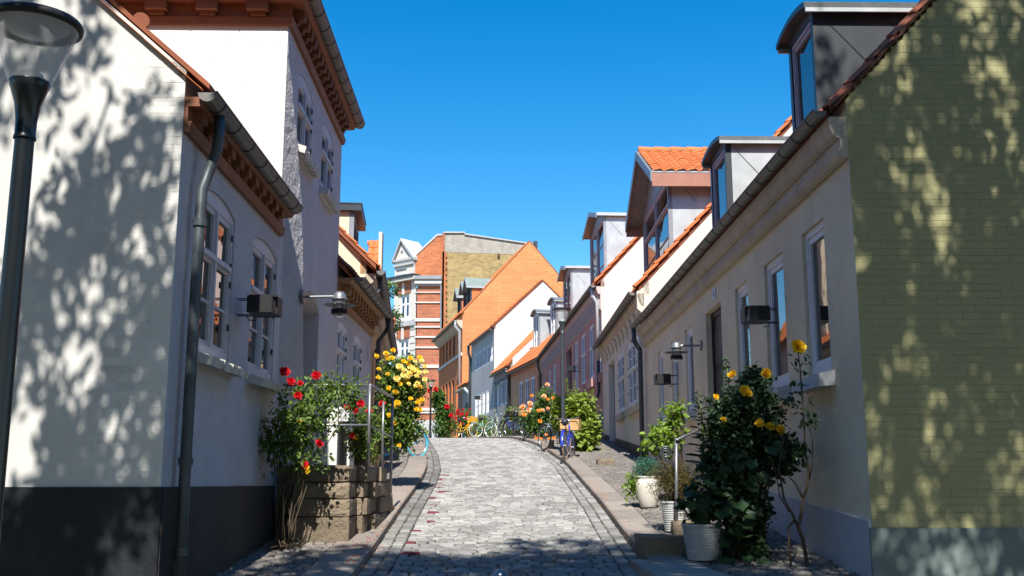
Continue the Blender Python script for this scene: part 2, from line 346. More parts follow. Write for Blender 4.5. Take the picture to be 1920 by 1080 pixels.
RED = [gpt(660 + a / 3.2, 800 + b / 3.2) for a, b in ((290, 775), (375, 702), (385, 635), (410, 630), (450, 573), (457, 522), (500, 473), (495, 435), (527, 399), (512, 369), (540, 346), (522, 321), (540, 294), (517, 273), (530, 258), (513, 240), (520, 222), (500, 203), (505, 185), (490, 165), (480, 148), (455, 130))]
pave(road, lambda y: KL(y) + .298, lambda y: KR(y) - .298, 9.35, 40, .152, .185, .02, MT['sett'], red=RED, seed=3)
# channel rows of larger flat setts along both edges of the road
def channel(f, sgn, seed):
    ch = strip('road_channel', lambda y: min(f(y) + sgn * .01, f(y) + sgn * .29), lambda y: max(f(y) + sgn * .01, f(y) + sgn * .29), 0., MT['joint'], 0, 60)
    pave(ch, lambda y: min(f(y) + sgn * .004, f(y) + sgn * .152), lambda y: max(f(y) + sgn * .004, f(y) + sgn * .152), 9.35, 38, .21, .15, .012, MT['sett'], 60, seed=seed)
    pave(ch, lambda y: min(f(y) + sgn * .153, f(y) + sgn * .297), lambda y: max(f(y) + sgn * .153, f(y) + sgn * .297), 9.4, 38, .2, .14, .016, MT['sett'], 60, seed=seed + 1)
channel(KL, 1, 11); channel(KR, -1, 15)
# pavements: granite kerb slabs and small setts up to the houses
LW = smooth_tab([(0, -2.9), (8, -2.72), (16, -2.85), (20, -2.75), (34, -3.9), (60, -8.5), (100, -13)])
RW = smooth_tab([(0, 3.3), (9, 3.25), (23, 3.1), (33, 3.0), (54, 1.7), (68, -1.1), (95, -6.6)])
def pavement(f, W, sgn, wid, seed, gap):
    lo = (lambda y: W(y) - .2) if sgn < 0 else (lambda y: f(y))
    hi = (lambda y: f(y)) if sgn < 0 else (lambda y: W(y) + .3)
    pv = strip('pavement', lo, hi, .07, MT['joint'], -10, 100)
    y = 8.0; random.seed(seed); m_rest = M()
    while y < 60:
        Ln = random.uniform(.9, 1.35); y1 = y + Ln - .012
        if gap and gap[0] < y < gap[1]: y += Ln; continue
        q = []
        mm = M()
        for (yy) in (y, y1):
            x0 = f(yy); x1 = x0 + sgn * wid
            q.append((x0, x1, yy))
        (a0, a1, ya), (b0, b1, yb) = q; zt = .10 + random.uniform(-.004, .004)
        e = .018
        top = [(a0 + sgn * e, ya + e, zg(ya) + zt), (a1, ya + e, zg(ya) + zt), (b1, yb - e, zg(yb) + zt), (b0 + sgn * e, yb - e, zg(yb) + zt)]
        mid = [(a0, ya, zg(ya) + zt - e), (a1 + sgn * .0, ya, zg(ya) + zt - e), (b1, yb, zg(yb) + zt - e), (b0, yb, zg(yb) + zt - e)]
        bot = [(x, yy, z - .3) for x, yy, z in mid]
        mm.add(bot + mid + top, [(0, 1, 5, 4), (1, 2, 6, 5), (2, 3, 7, 6), (3, 0, 4, 7), (4, 5, 9, 8), (5, 6, 10, 9), (6, 7, 11, 10), (7, 4, 8, 11), (8, 9, 10, 11)])
        mm.build('kerb_slab', MT['granite'], pv)
        y += Ln
    a = (lambda y: W(y) - .02) if sgn < 0 else (lambda y: f(y) + wid + .015)
    b = (lambda y: f(y) - wid - .015) if sgn < 0 else (lambda y: W(y) + .02)
    pave(pv, a, b, 9.2, 34, .115, .13, .09, MT['sett_w'], 300, seed=seed + 5)
pavement(KL, LW, -1, .42, 21, None); pavement(KR, RW, 1, .36, 25, None)
# ------------------------------------------------------------ building helpers
def wall_face(m, fr, s0, s1, z0, z1, ops, d=0.):
    """facade skin with real openings and reveals; ops: (a, b, zlo, zhi, rise, depth)"""
    ss = sorted(set([s0, s1] + [x for o in ops for x in o[:2] if s0 < x < s1])); zs = sorted(set([z0, z1] + [z for o in ops for z in o[2:4] if z0 < z < z1]))
    for a, b in zip(ss, ss[1:]):
        for c, e in zip(zs, zs[1:]):
            cx, cz = (a + b) / 2, (c + e) / 2
            if any(o[0] < cx < o[1] and o[2] < cz < o[3] for o in ops): continue
            m.quad(fr.pt(a, c, d), fr.pt(b, c, d), fr.pt(b, e, d), fr.pt(a, e, d))
    for a, b, lo, hi, rise, dp in ops:
        if rise:
            n = 10; arc = []
            for i in range(n + 1):
                u = i / n; arc.append((a + (b - a) * u, hi - rise + rise * (1 - (2 * u - 1) ** 2)))
            for (p, zp), (q, zq) in zip(arc, arc[1:]):
                m.quad(fr.pt(p, zp, d), fr.pt(q, zq, d), fr.pt(q, hi, d), fr.pt(p, hi, d))
                m.quad(fr.pt(p, zp, d), fr.pt(q, zq, d), fr.pt(q, zq, d - dp), fr.pt(p, zp, d - dp))
            hz = hi - rise
        else:
            hz = hi; m.quad(fr.pt(a, hi, d), fr.pt(b, hi, d), fr.pt(b, hi, d - dp), fr.pt(a, hi, d - dp))
        m.quad(fr.pt(a, lo, d), fr.pt(a, hz, d), fr.pt(a, hz, d - dp), fr.pt(a, lo, d - dp))
        m.quad(fr.pt(b, lo, d), fr.pt(b, hz, d), fr.pt(b, hz, d - dp), fr.pt(b, lo, d - dp))
        m.quad(fr.pt(a, lo, d), fr.pt(b, lo, d), fr.pt(b, lo, d - dp), fr.pt(a, lo, d - dp))
def window(fr, parent, a, b, lo, hi, dp, cols=2, rows=((.33, 1), (.67, 2)), fm='frame', rise=0., fw=.055, bar=.024, hinges=False, d=0., glass='glass', label=None):
    """frame set in the reveal, with casements, glazing bars and one pane object per light; rows: (share of height from the top, panes)"""
    m = M(); f0, f1 = d - dp, d - dp + .06
    e = .004
    m.fbox(fr, a + e, a + fw, lo + e, hi - rise - e, f0, f1); m.fbox(fr, b - fw, b - e, lo + e, hi - rise - e, f0, f1)
    m.fbox(fr, a + fw, b - fw, lo + e, lo + fw * 1.3, f0, f1 + .003)
    if rise:
        n = 8; pr = []
        for i in range(n):
            u0, u1 = i / n, (i + 1) / n
            s0_, s1_ = a + e + (b - a - 2 * e) * u0, a + e + (b - a - 2 * e) * u1
            z0_, z1_ = [hi - rise - .004 + (rise) * (1 - (2 * u - 1) ** 2) for u in (u0, u1)]
            zb = hi - rise - fw
            m.hexa([fr.pt(s0_, zb, f0), fr.pt(s1_, zb, f0), fr.pt(s1_, zb, f1 - .004), fr.pt(s0_, zb, f1 - .004), fr.pt(s0_, z0_, f0), fr.pt(s1_, z1_, f0), fr.pt(s1_, z1_, f1 - .004), fr.pt(s0_, z0_, f1 - .004)])
        top = hi - rise - fw
    else:
        m.fbox(fr, a + fw, b - fw, hi - fw, hi - e, f0, f1 + .003); top = hi - fw
    bot = lo + fw * 1.3; H = top - bot; panes = []
    mul = fw * .8; cw = (b - a - 2 * fw - mul * (cols - 1)) / cols; z = top
    for c in range(cols - 1):
        x = a + fw + cw * (c + 1) + mul * c; m.fbox(fr, x, x + mul, bot, top, f0, f1 + .012)
    for ri, (share, np_) in enumerate(rows):
        zt = z; zb = z - H * share; z = zb
        if ri: m.fbox(fr, a + fw, b - fw, zt - .02, zt + .028, f0, f1 + .018)
        for c in range(cols):
            x0 = a + fw + (cw + mul) * c; x1 = x0 + cw; cf = fw * .62
            if fw > .03:
                m.fbox(fr, x0, x0 + cf, zb, zt, f0 + .008, f1 - .014); m.fbox(fr, x1 - cf, x1, zb, zt, f0 + .008, f1 - .014)
                m.fbox(fr, x0 + cf, x1 - cf, zt - cf - .02, zt, f0 + .008, f1 - .016); m.fbox(fr, x0 + cf, x1 - cf, zb, zb + cf + .01, f0 + .008, f1 - .016)
            ph = (zt - zb - 2 * cf - .03) / np_
            for k in range(np_):
                z1_ = zt - cf - .02 - ph * k; z0_ = z1_ - ph
                if k: m.fbox(fr, x0 + cf, x1 - cf, z1_ - bar / 2, z1_ + bar / 2, f0 + .01, f1 - .02)
                panes.append((x0 + cf, x1 - cf, z0_ + (bar / 2 if k < np_ - 1 else 0), z1_ - (bar / 2 if k else 0)))
    w = m.build('window', MT[fm], parent)
    if label: w['label'] = label
    for x0, x1, z0_, z1_ in panes:
        tlt = random.uniform(-.0025, .0025); q = f0 + .018
        M().quad(fr.pt(x0, z0_, q + tlt), fr.pt(x1, z0_, q + tlt), fr.pt(x1, z1_, q - tlt), fr.pt(x0, z1_, q - tlt)).build('pane', MT[glass], w, fix=False)
    # dark room behind
    if hinges:
        for zz in (lo + .22 * (hi - lo), lo + .5 * (hi - lo), lo + .62 * (hi - lo), lo + .86 * (hi - rise - lo)):
            M().fbox(fr, b - fw - .008, b - fw * .6, zz - .03, zz + .03, f1, f1 + .014).build('hinge', MT['hinge'], w)
    return w
def win_px(fr, near, far, ytop, ybot, dp, **k):
    """window opening from the photograph: near/far jamb x at mid height, top and bottom y at the near jamb"""
    ym = (ytop + ybot) / 2
    a, hi = fr.px(near, ytop); _, lo = fr.px(near, ybot); b = fr.px(far, ym)[0]; a = fr.px(near, ym)[0]
    return (min(a, b), max(a, b), lo, hi, k.pop('rise', 0.), dp), k
def house_body(name, label, fr, depth, zb, ze, pitch, wall, gable=None, openings=(), cat='house', roof='tile_old', over=.16, gover=.06, hip=False, skin=True, ridge=True, group=None, far_gable=True, tiles=None, kick=None, s0=0., th=.09):
    """root at the near street corner; wall skin with openings, gables, back wall, roof"""
    c = fr.pt(fr.L / 2, 0, -depth / 2)
    root = thing(name, label, cat, (c.x, c.y, zg(fr.A.y) - .1), group=group)
    m = M(); wall_face(m, fr, s0, fr.L, zb, ze, [o[:6] for o in openings])
    bw_ = M().quad(fr.pt(0, zb, -depth), fr.pt(fr.L, zb, -depth), fr.pt(fr.L, ze, -depth), fr.pt(0, ze, -depth)).build('back_wall', MT[wall], root, fix=False)
    g = M(); tp = math.tan(pitch); lift = over * tp + .05; zr = ze + lift + (depth / 2) * tp
    # gables
    for s in ((s0, fr.L) if far_gable else (s0,)):
        gg = g if s == s0 else M(); gg.quad(fr.pt(s, zb, 0), fr.pt(s, ze + lift, 0), fr.pt(s, zr, -depth / 2), fr.pt(s, ze + lift, -depth), fr.pt(s, zb, -depth))
        if s != s0: gg.build('gable_wall', MT[wall], root, fix=False)
    m.build('street_wall', MT[wall], root, fix=False); g.build('gable_wall', MT[gable or wall], root, fix=False)
    # dark core stops light leaking through the rooms
    r = M()
    o = over
    for sgn in (0, 1):
        d0, d1 = (o, -depth / 2) if sgn == 0 else (-depth - o, -depth / 2)
        zz = ze + lift - o * tp
        pts = [(d0, zz + .02), (d1, zr + .02), (d1, zr + .02 + th), (d0, zz + .02 + th)]
        r.prof(fr, -gover, fr.L + (gover if far_gable else 0), pts)
    r.build('roof', MT[roof], root)
    m = M(); m.prof(fr, 0, fr.L, [(-.12, ze - .02), (-.003, ze - .02), (-.003, ze + lift), (-.12, ze + lift + .1)]); m.build('wall_plate', MT[wall], root)
    info = dict(lift=lift, root=root, fr=fr, ze=ze, tp=tp, zr=zr, depth=depth, th=th, over=o, gover=gover)
    if tiles:
        rt = roof_tiles(fr, root, -gover - .02, fr.L, o + .03, ze + lift - (o + .03) * tp + .03 + th, depth / 2 + o, pitch, MT[tiles])
    return info
def roof_tiles(fr, parent, s0, s1, d0, z0, run, pitch, mat, w=.23, lp=.33, side=1, singles=False, name='roof_tile'):
    """pantiles: waves across, stepped courses up the slope"""
    cp, sp = math.cos(pitch), math.sin(pitch); nrow = int(run / cp / lp); ncol = max(1, round((s1 - s0) / w)); w = (s1 - s0) / ncol
    K = 6; jt = M(); rnd = random.Random(5)
    def P(s, u, h): return fr.pt(s, z0 + u * sp + h * cp, d0 - side * (u * cp - h * sp))
    def wave(t): return .028 * math.sin(2 * math.pi * t - 1.2) + (.012 * math.sin(4 * math.pi * t))
    for r in range(nrow):
        if singles:
            for c in range(ncol):
                m = M(); vs = []; jj = rnd.uniform(-.004, .004)
                for k in range(K + 2):
                    t = k / K; s = s0 + w * (c + t); h = wave(t) + .02 + jj
                    vs += [P(s, r * lp - .02, h + .024), P(s, (r + 1) * lp, h), P(s, r * lp - .02, h - .0)]
                fs = []
                for k in range(K + 1): fs += [(3 * k, 3 * k + 3, 3 * k + 4, 3 * k + 1), (3 * k + 2, 3 * k + 5, 3 * k + 3, 3 * k)]
                m.add(vs, fs); m.build(name, mat, parent, smooth=False, fix=False)
            continue
        n = ncol * K + 1; vs = []
        for k in range(n):
            t = (k % K) / K; s = s0 + w * k / K; h = wave(t) + .02 + (.004 * math.sin(k * 1.7 + r))
            vs += [P(s, r * lp - .02, h + .024), P(s, (r + 1) * lp, h), P(s, r * lp - .02, h)]
        fs = []
        for k in range(n - 1): fs += [(3 * k, 3 * k + 3, 3 * k + 4, 3 * k + 1), (3 * k + 2, 3 * k + 5, 3 * k + 3, 3 * k)]
        jt.add(vs, fs)
    if jt.v: return tag(jt.build(name, mat, parent, fix=False), kind='stuff')
def gutter(fr, parent, s0, s1, d, z, r=.075, straps=.45, mat='gutter', drop=.0, straps_parts=True, capend=True):
    """half-round gutter with joint bands"""
    n = 8; m = M(); pr = []
    for i in range(n + 1):
        t = math.pi + math.pi * i / n; pr.append((d + r * math.cos(t), z + r * math.sin(t)))
    inn = [(d + (r - .008) * math.cos(math.pi + math.pi * i / n), z + (r - .008) * math.sin(math.pi + math.pi * i / n)) for i in range(n, -1, -1)]
    m.prof(fr, s0, s1, pr + inn)
    if capend:
        for s in (s0 + .002, s1 - .002):
            m.quad(*[fr.pt(s, zz, dd) for dd, zz in pr])
    m.tube([fr.pt(s0, z + .004, d + r), fr.pt(s1, z + .004, d + r)], .011, 6)
    g = m.build('gutter', MT[mat], parent)
    if straps:
        k = s0 + straps * .5; rr = r + .006; nseg = 8
        while k < s1:
            b = M(); o = [(d + rr * math.cos(math.pi + math.pi * i / nseg), z + rr * math.sin(math.pi + math.pi * i / nseg)) for i in range(nseg + 1)]
            i2 = [(d + (rr - .007) * math.cos(math.pi + math.pi * i / nseg), z + (rr - .007) * math.sin(math.pi + math.pi * i / nseg)) for i in range(nseg, -1, -1)]
            b.prof(fr, k, k + .018, o + i2); b.build('gutter_band', MT['hinge'], g if straps_parts else parent); k += straps
    return g
def downpipe(parent, pts, r=.045, mat='pipe', collars=()):
    p = M().tube(pts, r, 12).build('downpipe', MT[mat], parent, smooth=True)
    for q in collars: M().tube([Vector(q) - Vector((0, 0, .03)), Vector(q) + Vector((0, 0, .03))], r + .012, 12).build('collar', MT[mat], p)
    return p
def plinth(fr, parent, s0, s1, zt, mat, d=.025, zb=-3., ztf=None, ops=()):
    m = M(); ztf = zt if ztf is None else ztf
    cuts = [s0] + [x for o in sorted(ops) for x in o[:2]] + [s1]
    for a, b in zip(cuts[::2], cuts[1::2]):
        if b <= a: continue
        za = zt + (ztf - zt) * (a - s0) / (s1 - s0); z2 = zt + (ztf - zt) * (b - s0) / (s1 - s0)
        m.hexa([fr.pt(a, zb, 0.002), fr.pt(b, zb, 0.002), fr.pt(b, zb, d), fr.pt(a, zb, d), fr.pt(a, za, 0.002), fr.pt(b, z2, 0.002), fr.pt(b, z2 , d), fr.pt(a, za, d)])
    return m.build('plinth', MT[mat], parent)
def brick_sill(fr, parent, a, b, z, proj=.16, mat='sill', n=None, tilt=.08):
    n = n or max(5, round((b - a) / .075)); s = M().fbox(fr, a, b, z - .15, z - .02, .002, .03).build('sill', MT[mat], parent)
    w = (b - a) / n
    for i in range(n):
        x0, x1 = a + w * i + .004, a + w * (i + 1) - .004; j = random.uniform(-.008, .008); g = .006
        m = M(); zt = z + j
        m.hexa([fr.pt(x0, zt - .12, .032), fr.pt(x1, zt - .12, .032), fr.pt(x1, zt - .15 , proj + j), fr.pt(x0, zt - .15, proj + j), fr.pt(x0, zt, -.04), fr.pt(x1, zt, -.04), fr.pt(x1, zt - tilt, proj + .02 + j), fr.pt(x0, zt - tilt, proj + .02 + j)])
        m.build('sill_brick', MT[mat], s)
def plain_sill(fr, parent, a, b, z, proj=.14, h=.13, mat='sill_p'):
    m = M(); m.hexa([fr.pt(a, z - h, .002), fr.pt(b, z - h, .002), fr.pt(b, z - h - .01, proj), fr.pt(a, z - h - .01, proj), fr.pt(a, z, .002), fr.pt(b, z, .002), fr.pt(b, z - .035, proj), fr.pt(a, z - .035, proj)])
    return m.build('sill', MT[mat], parent)
def door(fr, parent, a, b, lo, hi, dp, mat='dark', panel=True, rise=0.):
    m = M(); f0, f1 = -dp, -dp + .05; e = .004
    m.fbox(fr, a + e, a + .07, lo, hi - rise - e, f0, f1); m.fbox(fr, b - .07, b - e, lo, hi - rise - e, f0, f1); m.fbox(fr, a + .07, b - .07, hi - .1 - rise, hi - e - rise * .3, f0, f1 - .003)
    m.fbox(fr, a + .07, b - .07, lo, hi - .1 - rise, f0 - .01, f1 - .025)
    for k in range(3):
        z0 = lo + .15 + k * (hi - lo - .4) / 3; m.fbox(fr, a + .16, b - .16, z0, z0 + (hi - lo - .4) / 3 - .1, f1 - .024, f1 - .01)
    d_ = m.build('door', MT[mat], parent)
    M().tube([fr.pt(a + .13, lo + 1., f1 - .02), fr.pt(a + .13, lo + 1., f1 + .04), fr.pt(a + .24, lo + 1., f1 + .04)], .011, 6).build('handle', MT['metal'], d_)
    return d_
def dentils(fr, parent, s0, s1, step, w, z0, z1, d0, d1, mat, shape='block'):
    m0 = None; k = s0 + step / 2
    while k < s1 - w / 2:
        m = M()
        if shape == 'block':
            m.fbox(fr, k - w / 2, k + w / 2, z0 + (z1 - z0) * .3, z1, d0, d1); m.fbox(fr, k - w * .36, k + w * .36, z0, z0 + (z1 - z0) * .3, d0, d0 + (d1 - d0) * .5)
        elif shape == 'corbel':
            m.hexa([fr.pt(k - w * .2, z0, d0), fr.pt(k + w * .2, z0, d0), fr.pt(k + w * .2, z0, d0 + .02), fr.pt(k - w * .2, z0, d0 + .02), fr.pt(k - w / 2, z1, d0), fr.pt(k + w / 2, z1, d0), fr.pt(k + w / 2, z1, d1), fr.pt(k - w / 2, z1, d1)])
        m.build('dentil', MT[mat], parent); k += step
def brick_skin(parent, outline, y, mat, n_parts, bw=.24, bh=.067, seed=3, order=None):
    """painted bricks on a camera-facing gable: outline(z) -> (x0, x1); nearest-to-view ones singly"""
    random.seed(seed); rest = M(); cells = []
    z = outline['z0']; row = 0
    while z < outline['z1']:
        a, b = outline['f'](z + bh / 2)
        x = a - (bw / 2 if row % 2 else 0) - .0
        while x < b:
            x0, x1 = max(a, x), min(b, x + bw)
            if x1 - x0 > .04: cells.append((x0, x1, z, z + bh))
            x += bw
        z += bh; row += 1
    base = []
    for i in range(6):
        m = M(); c = .05
        v = [(-.5, 0, -.5), (.5, 0, -.5), (.5, 0, .5), (-.5, 0, .5), (-.5 + .02, -1, -.5 + c), (.5 - .02, -1, -.5 + c), (.5 - .02, -1, .5 - c), (-.5 + .02, -1, .5 - c)]
        m.add(v, [(4, 5, 6, 7), (0, 1, 5, 4), (1, 2, 6, 5), (2, 3, 7, 6), (3, 0, 4, 7)]); base.append(m.mesh('brick', mat))
    cells.sort(key=order or (lambda c: random.random()))
    for i, (x0, x1, z0, z1) in enumerate(cells):
        g = .0012; th = .0022 + random.uniform(-.0012, .0012)
        Mx = Matrix.Translation(((x0 + x1) / 2, y, (z0 + z1) / 2)) @ Matrix.Rotation(random.uniform(-.006, .006), 4, 'X') @ Matrix.Rotation(random.uniform(-.004, .004), 4, 'Z') @ Matrix.Diagonal((x1 - x0 - g, th, z1 - z0 - g, 1))
        if i < n_parts: link('brick', base[i % 6], parent, mat=Mx)
        else:
            me = base[0]; rest.add([Mx @ v.co for v in me.vertices], [tuple(p.vertices) for p in me.polygons])
    if rest.v: tag(rest.build('brick', mat, parent, fix=False), kind='stuff')
def dormer(fr, parent, sa, sb, z0, z1, dset, pitch_tp, ze, roof='flat', rise=.35, over=.12, cheek='zinc_l', front='zinc', rmat='zinc', cols=2, rows=((1., 3),), fm='frame_p', back=3., tiles=False, ridge_over=.25, big_eave=0., name_label=None, glass='glass', seam=True):
    """dormer > window, roof, cheek; front plane dset behind the facade"""
    f = -dset
    body = M(); fwid = sb - sa; post = .09
    dp = back
    # front frame of posts and head, cheeks as closed side boxes
    body.fbox(fr, sa, sa + post, z0 - .6, z1, f - .1, f); body.fbox(fr, sb - post, sb, z0 - .6, z1, f - .1, f)
    body.fbox(fr, sa + post, sb - post, z1 - .1, z1, f - .1, f - .003); body.fbox(fr, sa + post, sb - post, z0 - .6, z0, f - .1, f - .003)
    D = body.build('dormer', MT[front], parent)
    if name_label: D['label'] = name_label
    ck = []
    for s0, s1, sx in ((sa + .002, sa + .05, -1), (sb - .05, sb - .002, 1)):
        m = M(); m.fbox(fr, s0, s1, z0 - .6, z1 - .002, f - .1 - dp, f - .101)
        c = m.build('cheek', MT[cheek], D)
    if seam:   # standing seams running up the cheeks towards the roof
        for k in range(2):
            m = M(); a = f - .12 - k * .75
            for sx in (sa - .006, sb + .001):
                m.hexa([fr.pt(sx, z1 - .12, a - .0), fr.pt(sx + .006, z1 - .12, a), fr.pt(sx + .006, z1 - .13, a - .012), fr.pt(sx, z1 - .13, a - .012), fr.pt(sx, z1 - .12 - .62, a - .55), fr.pt(sx + .006, z1 - .12 - .62, a - .55), fr.pt(sx + .006, z1 - .12 - .63, a - .57), fr.pt(sx, z1 - .12 - .63, a - .57)][::1])
            m.build('seam', MT['hinge'], D)
    n = cols; w = window(fr, D, sa + post + .003, sb - post - .003, z0 + .003, z1 - .103, .07, cols=cols, rows=rows, fm=fm, fw=.05, bar=.02, d=f - .01, glass=glass)
    for ch in list(w.children): pass
    o = over; mid = (sa + sb) / 2
    if roof == 'flat':
        m = M(); m.prof(fr, sa - o, sb + o, [(f + o + .05, z1 + .003), (f - dp - .1, z1 + .003), (f - dp - .1, z1 + .14), (f + o + .05, z1 + .14)])
        m.build('roof', MT[rmat], D)
        M().fbox(fr, sa - o - .012, sb + o + .012, z1 + .142, z1 + .165, f - dp - .1, f + o + .065).build('roof_edge', MT['slate'], D)
    elif roof == 'barrel':   # low curved roof falling to the sides
        m = M(); n = 8; L = sb - sa + 2 * o; prev = None; pts = []
        for i in range(n + 1):
            u = i / n; s = sa - o + L * u; z = z1 + .02 + rise * (1 - (2 * u - 1) ** 2); pts.append((s, z))
        for (p, zp), (q, zq) in zip(pts, pts[1:]):
            m.hexa([fr.pt(p, zp - .07, f + o + .02), fr.pt(q, zq - .07, f + o + .02), fr.pt(q, zq - .07, f - dp), fr.pt(p, zp - .07, f - dp), fr.pt(p, zp, f + o + .02), fr.pt(q, zq, f + o + .02), fr.pt(q, zq, f - dp), fr.pt(p, zp, f - dp)])
        m.build('roof', MT[rmat], D)
        M().hexa([fr.pt(sa, z1 - .0, f - .1), fr.pt(sb, z1, f - .1), fr.pt(sb, z1, f), fr.pt(sa, z1, f), fr.pt(mid - .05, z1 + rise * .9, f - .1), fr.pt(mid + .05, z1 + rise * .9, f - .1), fr.pt(mid + .05, z1 + rise * .9, f), fr.pt(mid - .05, z1 + rise * .9, f)]).build('dormer_gable', MT[front], D)
        for sx in (sa - o, sb + o - .03): M().fbox(fr, sx, sx + .03, z1 - .1, z1 + .02, f - dp, f + o + .0).build('fascia', MT['zinc_l'], D)
    else:   # pitched, ridge perpendicular to the street
        r = M(); th = .06; hw = (sb - sa) / 2 + o; be = big_eave
        zr = z1 + rise; zl = z1 - rise * (o / ((sb - sa) / 2))
        for sx in (-1, 1):
            a0 = [(mid + sx * hw, zl), (mid, zr)]
            P = lambda s, z, d: fr.pt(s, z, d)
            d0, d1 = f + ridge_over, f - dp
            r.hexa([P(mid + sx * hw, zl + .005, d0), P(mid, zr + .005, d0), P(mid, zr + .005, d1), P(mid + sx * hw, zl + .005, d1), P(mid + sx * hw, zl + th, d0), P(mid, zr + th, d0), P(mid, zr + th, d1), P(mid + sx * hw, zl + th, d1)])
        R_ = r.build('roof', MT[rmat], D)
        M().quad(fr.pt(sa, z1, f - .002), fr.pt(sb, z1, f - .002), fr.pt(mid, zr, f - .002)).quad(fr.pt(sa, z1, f - .1), fr.pt(sb, z1, f - .1), fr.pt(mid, zr, f - .1)).build('dormer_gable', MT[front], D, fix=False)
        for sx in (-1, 1):   # barge boards
            bw = .16 if not be else .26
            P = lambda s, z, d: fr.pt(s, z, d)
            d0, d1 = f + ridge_over + .003, f + ridge_over + .03
            M().hexa([P(mid + sx * hw, zl - bw * .6, d0), P(mid, zr - bw * .6, d0), P(mid, zr - bw * .6, d1), P(mid + sx * hw, zl - bw * .6, d1), P(mid + sx * hw, zl + th + .01, d0), P(mid, zr + th + .01, d0), P(mid, zr + th + .01, d1), P(mid + sx * hw, zl + th + .01, d1)]).build('barge_board', MT['zinc'], D)
            s_e = mid + sx * hw
            if be: M().fbox(fr, s_e - .02 if sx < 0 else s_e - .01, s_e + .01 if sx < 0 else s_e + .02, zl - .28, zl + .05, f - dp, f + ridge_over).build('fascia', MT['copper'], D)
            M().fbox(fr, min(s_e, s_e + sx * .03) , max(s_e, s_e + sx * .03), zl + .05 if be else zl - .02, zl + .09, f - dp, f + ridge_over).build('eave_edge', MT['zinc_l'], D)
    return D
MT['copper'] = mk('brown_metal_fascia', (.36, .17, .12), .5, .1, 3, .1, 5, .01, metal=.2)

# ------------------------------------------------------------ left side
def line_px(p0, heading_px):   # facade direction from its vanishing point
    return Vector(((heading_px - 960) / F / CT, 1, 0)).normalized()
def mkfr(A, vp, L, side):
    d = line_px(None, vp); A = Vector((A[0], A[1], 0)); return Fr(A, A + d * L, side)
XL = -2.70; YL1 = 8.13
L1 = mkfr((XL, YL1), 951, 3.9, 'L')
L2A = L1.pt(3.9, 0, .0)
L2 = mkfr((-.2298 * L2A.y, L2A.y), 925, 4.62, 'L')
p = L2.pt(4.62, 0, 0); L3 = mkfr((p.x, p.y), 976, 4.0, 'L')
p = L3.pt(4.0, 0, 0); L4 = mkfr((G(714, 510, p.y).x - .3, p.y), 790, 13.5, 'L')
c1 = G(388, 160, YL1); zeL1 = c1.z - .1; top1 = G(205, 0, YL1)
pit1 = math.atan2(top1.z - c1.z, c1.x - top1.x)
# --- first white house
o1, k1 = win_px(L1, 370, 437, 352, 655, .07, rise=.14)
o2, k2 = win_px(L1, 470, 517, 425, 690, .07, rise=.14)
zt, zlo = max(o1[3], o2[3]), min(o1[2], o2[2])
o1 = (*o1[:2], zlo, zt, .09, .075); o2 = (*o2[:2], zlo, zt, .09, .075)
H = house_body('white_brick_house', 'low white painted brick house with black plinth and leaf shadows on its gable', L1, 7., -2.3, zeL1, pit1, 'white_wall', 'mortar_white', [o1, o2], over=.2, gover=.0, far_gable=False, roof='tile_old', th=.05)
r1 = H['root']
for o in (o1, o2):
    window(L1, r1, *o[:4], .075, cols=2, rows=((.36, 1), (.64, 2)), fm='frame', rise=.09, hinges=True)
    brick_sill(L1, r1, o[0] - .06, o[1] + .08, o[2] - .0, proj=.17)
zp1 = G(330, 913, YL1).z
ze1 = zeL1
brick_skin(r1, dict(z0=zp1, z1=ze1 + 3.2, f=lambda z: (-5.4 if z < ze1 + 2.7 * math.tan(pit1) else 0, min(XL, XL - .05 - (z - ze1 - H['lift']) / math.tan(pit1) if z > ze1 + H['lift'] - .06 else XL))), YL1, MT['white_gable'], 300, seed=5, order=lambda c: (-c[1] if c[1] > -4.2 else 9))
M().box(-9.6, XL + .018, YL1 - .03, YL1 - .002, -2.5, zp1).build('plinth', MT['plinth_black'], r1)
plinth(L1, r1, .0, 3.9, zp1, 'plinth_dark')
# rake tiles along the gable top
for i in range(14):
    u0, u1 = i * .34, (i + 1) * .34 + .04; cp, sp = math.cos(pit1), math.sin(pit1)
    P = lambda u, h, y: (XL + .2 - u * cp - h * sp, y, ze1 + .0 + u * sp + h * cp)
    M().hexa([P(u0, .045, YL1 - .05), P(u1, .03, YL1 - .05), P(u1, .03, YL1 + .1), P(u0, .045, YL1 + .1), P(u0, .08, YL1 - .05), P(u1, .05, YL1 - .05), P(u1, .05, YL1 + .1), P(u0, .08, YL1 + .1)]).build('verge_tile', MT['tile'], r1)
q = G(258, 42, YL1 + .3); M().tube([q + Vector((-.12, .3, 0)), q + Vector((.05, -.05, 0))], .07, 12, cap=True).build('clay_vent_pipe', MT['tile_old'], r1)
gz1 = G(400, 190, YL1).z; gd1 = .2
gutter(L1, r1, -.05, 3.6, gd1, ze1 + .02, r=.078, straps=.52)
